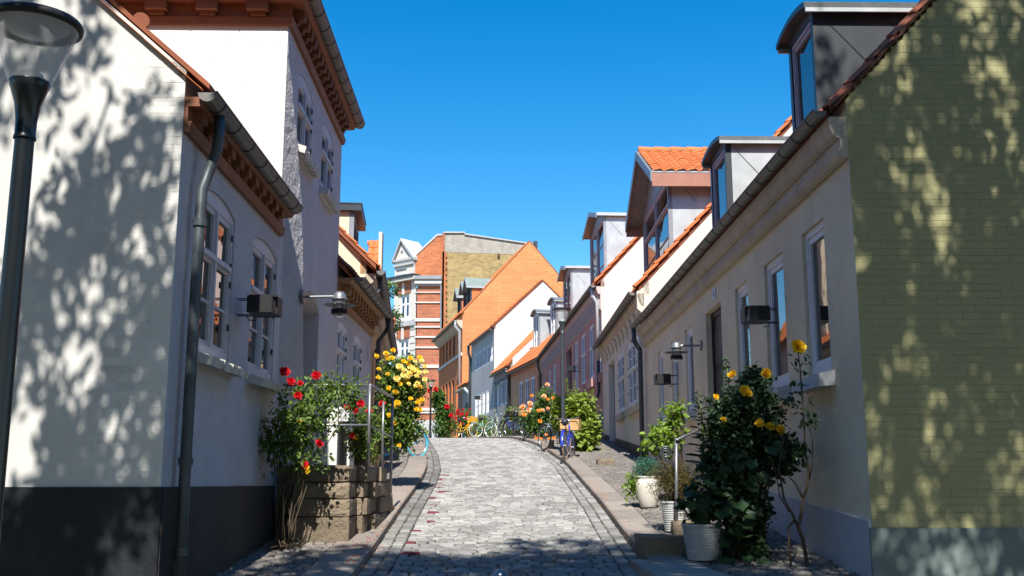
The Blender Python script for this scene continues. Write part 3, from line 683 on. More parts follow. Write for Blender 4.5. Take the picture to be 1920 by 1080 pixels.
def brown_cornice(fr, r, s0, s1, zt, mat='brown', step=.3, proj=.22, ht=.3, dent=True, e0=0, e1=0):
    m = M()
    m.prof(fr, s0, s1, [(0.002, zt - ht), (.045, zt - ht), (.06, zt - ht + .05), (.07, zt - ht + .09), (.002, zt - ht + .09)], e0=e0, e1=e1)
    m.prof(fr, s0, s1, [(0.002, zt - ht + .092), (.035, zt - ht + .092), (.035, zt - .082), (.002, zt - .082)], e0=e0, e1=e1)
    m.prof(fr, s0, s1, [(0.002, zt - .08), (proj * .8, zt - .08), (proj, zt - .03), (proj, zt + .0), (.002, zt)], e0=e0, e1=e1)
    m.build('cornice', MT[mat], r)
    if dent: dentils(fr, r, s0 + .05, s1 - .05, step, step * .42, zt - ht + .1, zt - .081, .036, proj * .72, mat)
brown_cornice(L1, r1, .0, 3.68, ze1 + .0, step=.31, proj=.17)
# downpipe near the corner: swan neck then down
e = lambda s, z, d: L1.pt(s, z, d)
dpz = ze1
sp_ = L1.s_at(347, 906, .1)
downpipe(r1, [e(.34, dpz - .02, gd1), e(.34, dpz - .28, gd1), e(.36, dpz - .36, gd1 - .02), e(sp_ + .03, dpz - .62, .12), e(sp_, dpz - .72, .1), e(sp_, dpz - 1.9, .095), e(sp_, zp1 + .05, .095), e(sp_, -1.6, .1)], .047, 'pipe', [e(sp_, dpz - 1.0, .1), e(sp_, zp1 + .2, .095), e(sp_, zp1 - .5, .1)])
# floodlight builder: sheet-metal hood box with open barn door on stand-off rods
def floodlight(label, loc, rz, group='black box floodlights on the house walls', scale=1.):
    t = thing('wall_floodlight', label, 'floodlight', loc, rz, group, scale)
    # local: wall at x = 0, light looks along -y (down the street); x away from the wall
    m = M(); m.box(.16, .42, -.12, .1, -.09, .09); m.box(.16, .42, -.20, -.12, .07, .09); m.build('housing', MT['hinge'], t, local=True)
    m = M(); m.hexa([(.17, -.32, -.1), (.41, -.32, -.1), (.41, -.12, -.092), (.17, -.12, -.092), (.17, -.32, .06), (.41, -.32, .06), (.41, -.312, .064), (.17, -.312, .064)]); m.build('barn_door', MT['hinge'], t, local=True)
    M().box(.18, .40, -.125, -.121, -.07, .065).build('lens', MT['glass'], t, local=True)
    for z in (-.08, .08):
        for y in (-.03, .06): M().tube([(0, y, z), (.17, y, z)], .006, 6).build('rod', MT['hinge'], t, local=True)
    M().tube([(.1, -.03, -.08), (.1, .06, -.12), (.16, .08, -.12)], .006, 6).build('rod', MT['hinge'], t, local=True)
    m = M(); m.ring((.165, -.02, 0), .06, .012, 16, 6); m.build('tilt_ring', MT['hinge'], t, local=True)
    return t
s_, z_ = L1.px(478, 572, .2); lw = L1.pt(s_ + .12, z_, 0)
FL0 = floodlight('black box floodlight on the white wall between the arched windows and the red rose', lw, math.atan2(L1.n.y, L1.n.x))

# --- tall white house with brown cornice all round
z2g = G(600, 30, 14).z
zc2 = L2.px(636, 262, 0)[1]           # underside of cornice at far end
ze2 = zc2 + .34
u1 = win_px(L2, 557, 586, 165, 272, .15)[0]; u2 = win_px(L2, 602, 624.5, 240, 350, .15)[0]
za = (u1[3] + u2[3]) / 2 + .26; zb_ = (u1[2] + u2[2]) / 2
u1 = (*u1[:2], zb_, za, .1, .065); u2 = (*u2[:2], zb_, za, .1, .065)
dd = win_px(L2, 566, 597, 545, 700, .3)[0]; dd = (dd[0], dd[1], .2, dd[3] + .12, .2, .34)
H = house_body('tall_white_house', 'tall white house with brown bracketed cornice and two arched upper windows', L2, 7.5, -2.3, ze2, R(20), 'white_wall', 'white_wall_x', [u1, u2, dd], over=.05, gover=0, roof='tile_old', far_gable=True, s0=0.)
r2 = H['root']
ug = Fr((L2.pt(0, 0, 0).x, L2.pt(0, 0, 0).y), (L2.pt(0, 0, -7.5).x, L2.pt(0, 0, -7.5).y)); ug.n = -L2.t
for o in (u1, u2):
    window(L2, r2, *o[:4], .065, cols=2, rows=((.4, 1), (.6, 1)), fm='frame', rise=.1, hinges=True)
    brick_sill(L2, r2, o[0] - .05, o[1] + .05, o[2], proj=.12, tilt=.06)
door(L2, r2, dd[0], dd[1], dd[2], dd[3], .32, 'frame_g', rise=.2)
brown_cornice(L2, r2, 0, 4.6, ze2, step=.27, proj=.24, ht=.34, e0=1.)
brown_cornice(ug, r2, 0, 7.5, ze2, step=.62, proj=.24, ht=.34, e0=1.)
gutter(L2, r2, -.3, 4.7, .28, ze2 + .06, r=.085, straps=.45)
gutter(ug, r2, -.3, 7.5, .28, ze2 + .06, r=.085, straps=.6)
# rough corner wall, its bulge shaped after the sunlit patch to catch grazing sun
m = M(); n, kz = 12, 70; vs = []; z0s, z1s = -.3, ze2 - .345
s_edge = 1.16
def _es(x, y):
    r_ = ray(x, y); q_ = r_.x / r_.y; s_ = (L2.A.y * q_ - L2.A.x) / (.182 - q_); return (r_.z / r_.y * (L2.A.y + s_), s_)
edge_tab = sorted([_es(*p_) for p_ in ((568, 760), (568, 700), (567.5, 530), (567, 460), (565, 383), (556, 256), (539, 89))])
ztop_w, zlow_w = L2.px(539, 75)[1], L2.px(563, 400)[1]
random.seed(4)
for i in range(kz + 1):
    for j in range(n + 1):
        u = j / n; z = z0s + (z1s - z0s) * i / kz; wz = max(.03, lerp_tab(edge_tab, z)); s = wz * u
        hh = noise.noise(Vector((s * 7, z * 7, 0))) * .02 + noise.noise(Vector((s * 18, z * 18, 3))) * .014
        dd_ = .004 + .2 * s + hh * .45 * min(1, u * 3)
        vs.append(L2.pt(s, z, max(.003, dd_)))
m.add(vs, [(i * (n + 1) + j, i * (n + 1) + j + 1, (i + 1) * (n + 1) + j + 1, (i + 1) * (n + 1) + j) for i in range(kz) for j in range(n)])
b = []
for i in range(kz): b.append((m.v[i * (n + 1) + n], m.v[(i + 1) * (n + 1) + n]))
for i, (p, q) in enumerate(b):
    z0_, z1_ = p[2], q[2]; sp0, sp1 = [(Vector(v_) - L2.A).dot(L2.t) + .015 for v_ in (p, q)]; m.quad(p, L2.pt(sp0, z0_, 0.001), L2.pt(sp1, z1_, 0.001), q)
m.build('corner_brickwork', MT['rough_white'], r2, fix=False)
# projecting lower wall beyond the door with a sill on top
bx = Vector((-2.72, 15.15, 0)); zt_ = G(600, 738, 15.1).z
M().box(-2.95, G(633, 800, 15.15).x, 15.15, 16.1, -1.6, zt_ - .2).build('bay_wall', MT['white_wall_x'], r2)
M().box(-2.5, G(655, 775, 15.1).x, 15.08, 16.2, G(640, 790, 15.1).z, G(640, 763, 15.1).z).build('bay_sill', MT['sill_p'], r2)
M().box(-2.4, G(657, 800, 15.3).x, 15.3, 16.1, -1.6, G(640, 790, 15.1).z - .003).build('bay_wall', MT['white_wall_x'], r2)

# --- round street lamp on an arm (top cap, glass, wide ring shade, dark ring, bowl)
def wall_lantern(label, loc, rz, arm=.75, group='small round wall lamps over the street', sc=1., plate=True):
    t = thing('wall_lamp', label, 'lamp', loc, rz, group, sc)
    m = M().tube([(0, 0, 0), (arm, 0, 0)], .016, 8)
    m.build('arm', MT['metal'], t, local=True)
    M().tube([(0, 0, 0), (.035, 0, 0)], .085, 18).build('wall_plate', MT['metal'], t, local=True)
    c = (arm + .06, 0, 0)
    M().lathe([(0, .06), (.05, .055), (.075, .02), (.08, -.02), (.1, -.03), (.1, -.045), (0, -.045)], 20, c).build('cap', MT['metal'], t, local=True, smooth=True)
    M().lathe([(.07, -.05), (.075, -.15), (.06, -.2)], 20, c).build('glass_body', MT['lampglass'], t, local=True, smooth=True)
    M().lathe([(.08, -.085), (.19, -.11), (.19, -.116), (.08, -.095)], 28, c).build('ring_shade', MT['post'], t, local=True)
    M().lathe([(.085, -.165), (.1, -.165), (.1, -.225), (.085, -.225)], 20, c).build('dark_ring', MT['hinge'], t, local=True)
    M().lathe([(.085, -.225), (.06, -.262), (.0, -.275)], 20, c).build('bowl', MT['lampglass'], t, local=True, smooth=True)
    m = M()
    for a in range(4): x, y = .085 * math.cos(a * 1.57 + .7), .085 * math.sin(a * 1.57 + .7); m.tube([(c[0] + x, y, -.04), (c[0] + x, y, -.17)], .005, 5)
    m.build('stay', MT['hinge'], t, local=True)
    return t
lg = bpy.data.materials.new('clear_lamp_glass'); lg.use_nodes = True
_n = lg.node_tree; _b = _n.nodes['Principled BSDF']; _b.inputs['Base Color'].default_value = (.9, .92, .92, 1); _b.inputs['Roughness'].default_value = .12; _b.inputs['Alpha'].default_value = .3; _b.inputs['Specular IOR Level'].default_value = .7
MT['lampglass'] = lg
s_, z_ = L2.px(560, 573, .0); lw = L2.pt(lerp_tab(edge_tab, z_) - .06, z_, .16)
wall_lantern('round glass wall lamp on an arm at the corner of the tall white house', lw, math.atan2(L2.n.y, L2.n.x) - .12, arm=.42)

# --- third: low lavender-white house with ochre-brown cornice
ze3 = L3.px(657, 522, .2)[1]
w1 = win_px(L3, 629.5, 648, 600, 728, .1)[0]; w2 = win_px(L3, 661, 676, 628, 740, .1)[0]
hi3, lo3 = w1[3] + .05, (w1[2] + w2[2]) / 2
w1 = (max(.1, w1[0]), w1[1], lo3, hi3, .08, .06); w2 = (*w2[:2], lo3, hi3, .08, .06)
H = house_body('small_white_house', 'low white house with ochre-brown dentil cornice between the tall white house and the cream gable', L3, 7., -1.5, ze3, R(44), 'white_wall', 'white_wall', [w1, w2], over=.15, far_gable=True, tiles='tile_old')
r3 = H['root']
for o in (w1, w2): window(L3, r3, *o[:4], .055, cols=2, rows=((.4, 1), (.6, 1)), fm='frame_l', rise=.08, hinges=True)
brown_cornice(L3, r3, 0, 3.95, ze3, 'brown_l', step=.34, proj=.26, ht=.42)
gutter(L3, r3, .1, 4.15, .34, ze3 + .03, r=.085, straps=.4)
plinth(L3, r3, 0, 4, .6, 'plinth_dark', ztf=.8)
vm = M()
for i in range(5):
    for j in range(3): vm.fbox(L3, 3.5 + j * .07, 3.55 + j * .07, ze3 - .95 + i * .08, ze3 - .89 + i * .08, .003, .02)
vm.build('air_vent', MT['frame'], r3)
P3 = lambda s, z, d: L3.pt(s, z, d)
downpipe(r3, [P3(4.02, ze3 - .05, .34), P3(4.02, ze3 - .25, .32), P3(4.04, ze3 - .5, .14), P3(4.04, -.2, .12)], .05, 'pipe', [P3(4.04, ze3 - .7, .12)])

# --- fourth: cream gable and ochre facade
ze4 = G(716, 512, L4.A.y).z
a_, b_ = G(718, 500, L4.A.y), G(637, 422, L4.A.y); pit4 = math.atan2(b_.z - a_.z, a_.x - b_.x)
ops4 = [(1.3, 2.1, 1.7, 3.1, 0, .12), (3.6, 4.5, .8, 3.1, 0, .12), (6.2, 7.1, 1.9, 3.3, 0, .12), (8.6, 9.5, 2.0, 3.4, 0, .12), (11, 11.9, 2.1, 3.5, 0, .12)]
H = house_body('cream_house', 'cream gabled house with ochre street front, grey dormer and long zinc gutter', L4, 7.5, -1., ze4, pit4, 'ochre', 'cream_x', ops4, over=.2, gover=.08, tiles='tile')
r4 = H['root']
for o in ops4: window(L4, r4, *o[:4], .1, cols=2, rows=((.4, 1), (.6, 2)), fm='frame')
gutter(L4, r4, -.15, 13.4, .3, ze4 + .02, r=.085, straps=.38)
m = M(); m.prof(L4, .05, 13.4, [(.002, ze4 - .4), (.05, ze4 - .4), (.06, ze4 - .22), (.14, ze4 - .18), (.2, ze4 - .06), (.2, ze4 + .0), (.002, ze4)]); m.build('cornice', MT['stone_c'], r4)
dentils(L4, r4, .1, 13.3, .18, .08, ze4 - .36, ze4 - .2, .06, .12, 'stone_c')
for i in range(16):
    u0, u1 = i * .34 + .1, (i + 1) * .34 + .14; cp, sp = math.cos(pit4), math.sin(pit4)
    P = lambda u, h, y: (L4.A.x + .3 - u * cp - h * sp, y, ze4 - .08 + u * sp + h * cp)
    y = L4.A.y
    M().hexa([P(u0, .08, y - .12), P(u1, .06, y - .12), P(u1, .06, y + .1), P(u0, .08, y + .1), P(u0, .14, y - .12), P(u1, .1, y - .12), P(u1, .1, y + .1), P(u0, .14, y + .1)]).build('verge_tile', MT['tile'], r4)
downpipe(r4, [L4.pt(.12, ze4 - .05, .3), L4.pt(.12, ze4 - .3, .28), L4.pt(.1, ze4 - .55, .1), L4.pt(.1, 0, .08)], .05, 'pipe')
# dormers of the cream house
q = L4.px(684, 420, -1.1); sa = .35
zt4 = G(660, 395, L4.A.y + .35).z; 
dormer(L4, r4, .45, 2.1, ze4 + .55, zt4, .3, 0, ze4, roof='flat', cheek='cream_x', front='zinc', rmat='slate', cols=2, rows=((1., 2),), fm='frame_g', back=2.2, over=.1, seam=False)
dormer(L4, r4, 6.2, 7.6, ze4 + .9, zt4 + .1, .6, 0, ze4, roof='flat', cheek='zinc', front='zinc', rmat='slate', cols=2, rows=((1., 2),), fm='frame_g', back=2.2, over=.1)
# white-edged tiled roof of the next house, rising behind
p = L4.pt(13.5, 0, 0); L5 = mkfr((p.x, p.y), 700, 26, 'L')
ze5 = ze4 + 1.0
H = house_body('far_left_house', 'tiled roof with a white verge rising behind the cream house', L5, 8, 0, ze5, R(48), 'cream2', 'cream2', [], over=.2, tiles='tile')
m = M(); 
q0 = G(712, 500, L5.A.y - .2); q1 = G(718, 440, L5.A.y - .2)
M().box(q0.x - .0, G(718, 500, L5.A.y - .2).x, L5.A.y - .6, L5.A.y - .2, 2, q1.z).build('verge_wall', MT['cream_x'], H['root'])
MT['tile_dark'] = mk('mossy_dark_tile', (.09, .05, .035), .9, .25, 6, .3, 40, .01)  # darker brown tile for the near right verge
p0, p1 = G(692, 497, 33.4), G(711, 445, 33.4)
fh = Fr((p0.x - .1, 33.35), (p1.x, 33.35)); fh.n = Vector((0, -1, 0))
roof_tiles(fh, H['root'], 0, fh.L, .0, p0.z - .35, .72, R(62), MT['tile'], w=.2, lp=.3, side=1)
M().hexa([fh.pt(0, p0.z - 1.5, -.08), fh.pt(fh.L, p0.z - 1.5, -.08), fh.pt(fh.L, p0.z - 1.5, -1.2), fh.pt(0, p0.z - 1.5, -1.2), fh.pt(0, p0.z - .4, -.06), fh.pt(fh.L, p0.z - .4, -.06), fh.pt(fh.L, p1.z, -1.15), fh.pt(0, p1.z, -1.15)]).build('roof_body', MT['tile_old'], H['root'])
M().tube([fh.pt(-.1, p1.z + .02, -.98), fh.pt(fh.L, p1.z + .02, -.98)], .09, 8).build('ridge_tile', MT['tile'], H['root'])

# ------------------------------------------------------------ right side
def chain(A, vp, xfar, yfar=906):
    """facade from A towards its vanishing point, ending where the photograph shows its far edge"""
    d = line_px(None, vp); A = Vector((A[0], A[1], 0)); r = ray(xfar, yfar); k = r.x / r.y
    # A + d*t with x = k*y
    t = (A.x - k * A.y) / (k * d.y - d.x); return Fr(A, A + d * t, 'R')
YR = 9.47; XR = 3.2
R1 = chain((XR, YR), 935, 1216)
p = R1.B; R2 = chain((p.x, p.y), 940, 1133)
p = R2.B; R3 = chain((p.x, p.y), 835, 1018)
p = R3.B; R4 = chain((p.x, p.y), 557, 957)
p = R4.B; R5 = chain((p.x, p.y), 560, 926)
p = R5.B; R6 = chain((p.x, p.y), 560, 882)
print('frames', [(f.A.x, f.A.y, f.B.x, f.B.y, f.L) for f in (R1, R2, R3, R4, R5, R6)])
# --- R1 cream house with green-yellow gable
ge = G(1550, 215, YR); g2 = R1.px(1212, 597, .2)
zeR1 = ge.z
ra, rb = G(1556, 195, YR), G(1735, 0, YR); pitR1 = math.atan2(rb.z - ra.z, rb.x - ra.x)
wr = [win_px(R1, 1551, 1508, 402, 697, .1)[0], win_px(R1, 1473, 1436, 465, 722, .2)[0], win_px(R1, 1406, 1381, 515, 752, .2)[0],
      win_px(R1, 1301, 1286, 607, 790, .2)[0], win_px(R1, 1271, 1259.5, 632, 765, .2)[0], win_px(R1, 1244, 1234.5, 655, 775, .2)[0]]
hiR = sum(w[3] for w in wr[:4]) / 4; loR = sum(w[2] for w in wr[:2]) / 2
print('R1 windows', [(round(w[0], 2), round(w[1], 2), round(w[2], 2), round(w[3], 2)) for w in wr], 'eave', zeR1, g2, 'len', R1.L)
wr = [(w[0], w[1], loR + (.0 if i < 3 else .1), hiR, 0, .11) for i, w in enumerate(wr)]
dr = win_px(R1, 1357, 1327, 560, 880, .26)[0]; dr = (dr[0], dr[1], .45, dr[3], 0, .15)
print('door', dr)
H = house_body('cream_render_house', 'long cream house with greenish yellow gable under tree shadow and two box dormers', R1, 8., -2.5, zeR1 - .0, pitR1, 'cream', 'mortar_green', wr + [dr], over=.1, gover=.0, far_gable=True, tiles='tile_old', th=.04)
rr = H['root']
for i, w in enumerate(wr):
    window(R1, rr, *w[:4], .1, cols=1, rows=((1., 1),), fm='frame_l', fw=.075, label=None)
    plain_sill(R1, rr, w[0] - .1, w[1] + .1, w[2] - .01, proj=.16, h=.15)
door(R1, rr, dr[0], dr[1], dr[2], dr[3], .14, 'dark')
plR = G(1660, 990, YR).z
tanr = math.tan(pitR1); cap = zeR1 + 3.2
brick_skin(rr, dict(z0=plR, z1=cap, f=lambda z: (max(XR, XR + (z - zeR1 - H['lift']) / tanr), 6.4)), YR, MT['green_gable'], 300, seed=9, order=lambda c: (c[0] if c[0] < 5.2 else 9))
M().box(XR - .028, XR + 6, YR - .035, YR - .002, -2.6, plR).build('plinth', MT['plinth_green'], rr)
plinth(R1, rr, .0, R1.L, R1.px(1560, 969, 0)[1], 'plinth_white', d=.03, ztf=R1.px(1560, 969, 0)[1] + .9, ops=[(dr[0], dr[1])])
cz = zeR1
m = M()
m.prof(R1, -.0, R1.L, [(.002, cz - .42), (.03, cz - .44), (.07, cz - .42), (.1, cz - .37), (.1, cz - .33), (.002, cz - .33)])
m.prof(R1, -.0, R1.L, [(.002, cz - .328), (.075, cz - .328), (.075, cz - .23), (.002, cz - .23)])
m.prof(R1, -.0, R1.L, [(.002, cz - .228), (.1, cz - .228), (.14, cz - .2), (.17, cz - .12), (.17, cz - .02), (.002, cz - .02)])
m.build('cornice', MT['stone_c'], rr)
gutter(R1, rr, .0, R1.L + .12, .25, cz + .04, r=.068, straps=.5)
for i in range(16):
    u0, u1 = i * .34, (i + 1) * .34 + .04; cp, sp = math.cos(pitR1), math.sin(pitR1)
    P = lambda u, h, y: (XR - .1 + u * cp - h * sp, y, zeR1 + .05 + u * sp + h * cp)
    M().hexa([P(u0, .03, YR - .04), P(u1, .02, YR - .04), P(u1, .02, YR + .1), P(u0, .03, YR + .1), P(u0, .055, YR - .04), P(u1, .035, YR - .04), P(u1, .035, YR + .1), P(u0, .055, YR + .1)]).build('verge_tile', MT['tile_dark'], rr)
# house number plate
s_, z_ = R1.px(1339.5, 551, .0)
np_ = M().fbox(R1, s_ - .11, s_ + .11, z_ - .085, z_ + .085, .003, .012).build('number_plate', MT['numb'], rr)
def text_on(fr, parent, s, z, txt, size, mat, d=.014, mirror=False):
    cu = bpy.data.curves.new('t', 'FONT'); cu.body = txt; cu.size = size; cu.align_x = 'CENTER'; cu.align_y = 'CENTER'; cu.extrude = .002
    to = bpy.data.objects.new('t', cu); COL.objects.link(to); bpy.context.view_layer.update()
    me = bpy.data.meshes.new_from_object(to.evaluated_get(bpy.context.evaluated_depsgraph_get())); bpy.data.objects.remove(to)
    me.materials.clear(); me.materials.append(mat)
    xa = Vector((0, 0, 1)).cross(fr.n).normalized()
    Mx = Matrix(((xa.x, 0, fr.n.x, 0), (xa.y, 0, fr.n.y, 0), (xa.z, 1, fr.n.z, 0), (0, 0, 0, 1))); Mx.translation = fr.pt(s, z, d)
    me.transform(Mx); return link('lettering', me, parent)
text_on(R1, np_, s_, z_, '6', .15, MT['numt'])
# dormers
for (x0, x1, ytop) in ((1527, 1483, 85), (1356, 1336, 300)):
    sa, zt_ = R1.px(x0, ytop + (0 if x0 > 1500 else 0), -.42); sb = R1.px(x1, (ytop + 40), -.42)[0]
    print('dormer', sa, sb, zt_)
zd = R1.px(1521, 88, -.42)[1] + .46
s0a = R1.px(1527, 150, -.42)[0]; s1a = R1.px(1478, 190, -.42)[0] - .12; s0a -= .05
s0b = R1.px(1362, 340, -.42)[0]; s1b = R1.px(1333, 360, -.42)[0]
for s0_, s1_, ck in ((s0a, s1a, 'slate'), (s0b, s1b, 'zinc_l')):  # dark cladding on the near dormer's cheeks stands in for tree shade
    dormer(R1, rr, s0_, max(s1_, s0_ + 1.), zeR1 + .5, zd, .42, 0, zeR1, roof='barrel', rise=.09, over=.11, cheek=ck, front='slate', rmat='slate', cols=1, rows=((1., 1),), fm='frame_p', back=2.3, name_label='dormer with %s cheeks' % ('dark' if ck == 'slate' else 'pale zinc'))
# downpipe at the far end, shared with next house
P1 = lambda s, z, d: R1.pt(s, z, d); s = R1.L + .02
downpipe(rr, [P1(s, cz, .25), P1(s, cz - .3, .25), P1(s - .02, cz - .5, .12), P1(s - .02, -.5, .12)], .055, 'pipe', [P1(s, cz - .3, .25)])

# --- R2 pale cream house
zeR2 = R2.px(1203, 527, .25)[1]
z2 = [(1204, 1194, 0), (1192, 1178, 0), (1170, 1159, 0)]
wq = []
for a, b, _ in z2: wq.append((R2.s_at(a, 700), R2.s_at(b, 700)))
hi2 = R2.px(1178, 649, 0)[1]; lo2 = R2.px(1180, 764, 0)[1]; d2 = (R2.s_at(1153.5, 770), R2.s_at(1142, 770))
wq[0] = (max(.35, wq[0][0]), max(1.3, wq[0][1]))
print('R2', zeR2, wq, hi2, lo2, d2, R2.L)
zd2 = R2.px(1142, 683, 0)[1]
ops = [(a, b, lo2, hi2, .0, .07) for a, b in wq] + [(d2[0], d2[1], .9, zd2, 0, .22)]
rp = R(47)
H = house_body('pale_cream_house', 'pale cream house with corbelled eave, casement windows and orange tiled gabled dormer', R2, 8., -.5, zeR2, rp, 'cream2', 'pinkwhite', ops, over=.12, gover=.02, tiles='tile')
r2b = H['root']
g_ = H
for o in ops[:3]:
    window(R2, r2b, *o[:4], .065, cols=2, rows=((.42, 2), (.58, 2)), fm='frame_l', hinges=True)
    plain_sill(R2, r2b, o[0] - .08, o[1] + .08, o[2] - .02, proj=.1, h=.2, mat='stone_c')
door(R2, r2b, *ops[3][:4], .2, 'frame_g')
plinth(R2, r2b, 0, R2.L, R2.px(1200, 845, 0)[1], 'plinth_dark', ztf=R2.px(1200, 845, 0)[1] + .8, ops=[(d2[0], d2[1])])
m = M(); m.prof(R2, .0, R2.L, [(.002, zeR2 - .3), (.06, zeR2 - .3), (.12, zeR2 - .2), (.16, zeR2 - .08), (.16, zeR2 - .0), (.002, zeR2)]); m.build('cornice', MT['stone_c'], r2b)
dentils(R2, r2b, .2, R2.L - .1, .86, .34, zeR2 - .62, zeR2 - .302, .003, .12, 'cream2', 'corbel')
M().prof(R2, -.0, .3, [(.002, zeR2 - .5), (.16, zeR2 - .35), (.17, zeR2 + .04), (.06, zeR2 + .12), (.002, zeR2 + .14)]).build('kneeler', MT['cream2'], r2b)
gutter(R2, r2b, .02, R2.L - .15, .26, zeR2 + .04, r=.085, straps=.46)
def verge(fr, root, ze, pitch, n, mat='tile', over=.12, h=.12, start=0., w=.16):
    cp, sp = math.cos(pitch), math.sin(pitch)
    for i in range(n):
        u0, u1 = start + i * .36, start + (i + 1) * .36 + .05
        P = lambda u, hh, a: fr.pt(a, ze + .05 + u * sp + hh * cp, over - u * cp + hh * sp)
        M().hexa([P(u0, h, -.1), P(u1, h - .03, -.1), P(u1, h - .03, .1), P(u0, h, .1), P(u0, h + .07, -.1), P(u1, h + .025, -.1), P(u1, h + .025, .1), P(u0, h + .07, .1)]).build('verge_tile', MT[mat], root)
verge(R2, r2b, zeR2, rp, 16)
# the orange tiled dormer
sA, zA = R2.px(1248, 445, -.35); sB = R2.px(1206, 470, -.35)[0]
ztp = R2.px(1245, 352, -.35)[1]
print('orange dormer', sA, sB, ztp)
DS = .68; sA = .42; sB = R2.px(1206, 455, -DS)[0]; ztp = R2.px(1246, 352, -DS)[1] + .27
zrd = R2.px(1203, 276, .45 - DS)[1] + .3
D = dormer(R2, r2b, sA, sB, zeR2 + .75, ztp, DS, 0, zeR2, roof='gable', rise=max(.6, zrd - ztp - .1), over=.36, cheek='zinc_l', front='zinc', rmat='zinc', cols=2, rows=((.3, 1), (.7, 2)), fm='frame_p', back=4., ridge_over=.42, big_eave=1, name_label='gabled dormer with orange pantiles')
# singly laid tiles on the near slope
mid = (sA + sB) / 2; hw = (sB - sA) / 2 + .36; rise = max(.6, zrd - ztp - .1); zr = ztp + rise; zl = ztp - rise * (.36 / ((sB - sA) / 2))
pd = math.atan2(zr - zl, hw)
ft = Fr((R2.pt(mid - hw, 0, -DS + .42).x, R2.pt(mid - hw, 0, -DS + .42).y), (R2.pt(mid - hw, 0, -3.3).x, R2.pt(mid - hw, 0, -3.3).y)); ft.n = -R2.t
roof_tiles(ft, D, .04, 3.6, 0.02, zl + .085, hw, pd, MT['tile'], w=.28, lp=.245, singles=True)
for i in range(9):
    q = ft.pt(.04 + i * .42, zr + .1, -hw); q2 = ft.pt(.04 + (i + 1) * .42 + .03, zr + .09, -hw)
    M().tube([q, q2], [.1, .085], 10).build('ridge_tile', MT['tile'], D)

# --- R3 pink house
zeR3 = R3.px(1127, 518, .25)[1]
wp = [(1130, 1121), (1114, 1104), (1098, 1088.5), (1084, 1077), (1055, 1050), (1042, 1036), (1032, 1028)]
hi3_ = R3.px(1104, 614, 0)[1]; lo3_ = R3.px(1104, 714, 0)[1]
ops = []
for a, b in wp:
    s0_, s1_ = R3.s_at(a, 680), R3.s_at(b, 680); ops.append((max(.15, s0_), max(s1_, .95), lo3_, hi3_, 0, .12))
dz = R3.px(1062, 660, 0)[1]
ops.append((R3.s_at(1072, 700), R3.s_at(1062, 700), 1.4, dz, 0, .25))
print('R3', zeR3, hi3_, lo3_, dz, R3.L, ops)
rp3 = R(47)
H = house_body('pink_house', 'dusty pink house with scalloped grey cornice and two zinc dormers', R3, 8.6, 0, zeR3, rp3, 'pink', 'pinkwhite', ops, over=.12, gover=.02, tiles='tile')
rk = H['root']
for o in ops[:-1]:
    window(R3, rk, *o[:4], .09, cols=2, rows=((.42, 1), (.58, 2)), fm='frame_l'); 
    plain_sill(R3, rk, o[0] - .1, o[1] + .1, o[2] - .02, proj=.12, h=.3, mat='pink')
door(R3, rk, *ops[-1][:4], .22, 'dark')
plinth(R3, rk, 0, R3.L, 2.2, 'plinth_green', ztf=3.2, ops=[(ops[-1][0], ops[-1][1])])
m = M(); m.prof(R3, .0, R3.L, [(.002, zeR3 - .25), (.1, zeR3 - .25), (.16, zeR3 - .1), (.16, zeR3), (.002, zeR3)]); m.prof(R3, 0, R3.L, [(.002, zeR3 - .78), (.035, zeR3 - .76), (.035, zeR3 - .252), (.002, zeR3 - .252)]); m.build('cornice', MT['stone_p'], rk)
dentils(R3, rk, .05, R3.L, .3, .17, zeR3 - .72, zeR3 - .253, .036, .13, 'stone_p', 'corbel')
gutter(R3, rk, .0, R3.L, .26, zeR3 + .04, r=.085, straps=.5)
verge(R3, rk, zeR3, rp3, 17)
for i in range(12): M().tube([R3.pt(i * .42 - .1, H['zr'] + .13, -4.3), R3.pt(i * .42 + .36, H['zr'] + .115, -4.3)], [.17, .13], 10).build('ridge_tile', MT['tile'], rk)
Pq = lambda s, z, d: R3.pt(s, z, d)
downpipe(rk, [Pq(.25, zeR3 - .0, .26), Pq(.25, zeR3 - .25, .26), Pq(.2, zeR3 - .5, .12), Pq(.2, 3.9, .1)], .055, 'pipe_l', [Pq(.25, zeR3 - .3, .24)])
downpipe(rk, [Pq(.2, 3.9, .1), Pq(.2, 2.9, .1), Pq(.24, 2.7, .14), Pq(.3, 2.5, .3), Pq(.3, .9, .32)], .055, 'pipe', [Pq(.2, 3.5, .1)])
downpipe(rk, [Pq(R3.L - .1, zeR3, .26), Pq(R3.L - .1, zeR3 - .4, .22), Pq(R3.L - .05, zeR3 - .8, .12), Pq(R3.L - .05, 2., .1)], .06, 'pipe')
for (xa, xb, yb, yt, ypk, lab) in ((1132, 1106, 460, 425, 392, 'taller zinc dormer with small panes'), (1070, 1056, 540, 520, 496, 'smaller zinc dormer')):
    sA = R3.px(xa, yb, -.5)[0]; sB = R3.px(xb, yb, -.5)[0]; zt_ = R3.px(xa, yt, -.5)[1] + .45; zpk = R3.px((xa + xb) / 2, ypk, -.2)[1] + .5
    print('R3 dormer', sA, sB, zt_, zpk)
    dormer(R3, rk, sA, sB, zeR3 + .5, zt_, .5, 0, zeR3, roof='gable', rise=max(.3, zpk - zt_ - .1), over=.12, cheek='zinc_l', front='zinc', rmat='zinc', cols=2, rows=((1., 3),), fm='frame_p', back=3.5, ridge_over=.25, name_label=lab)

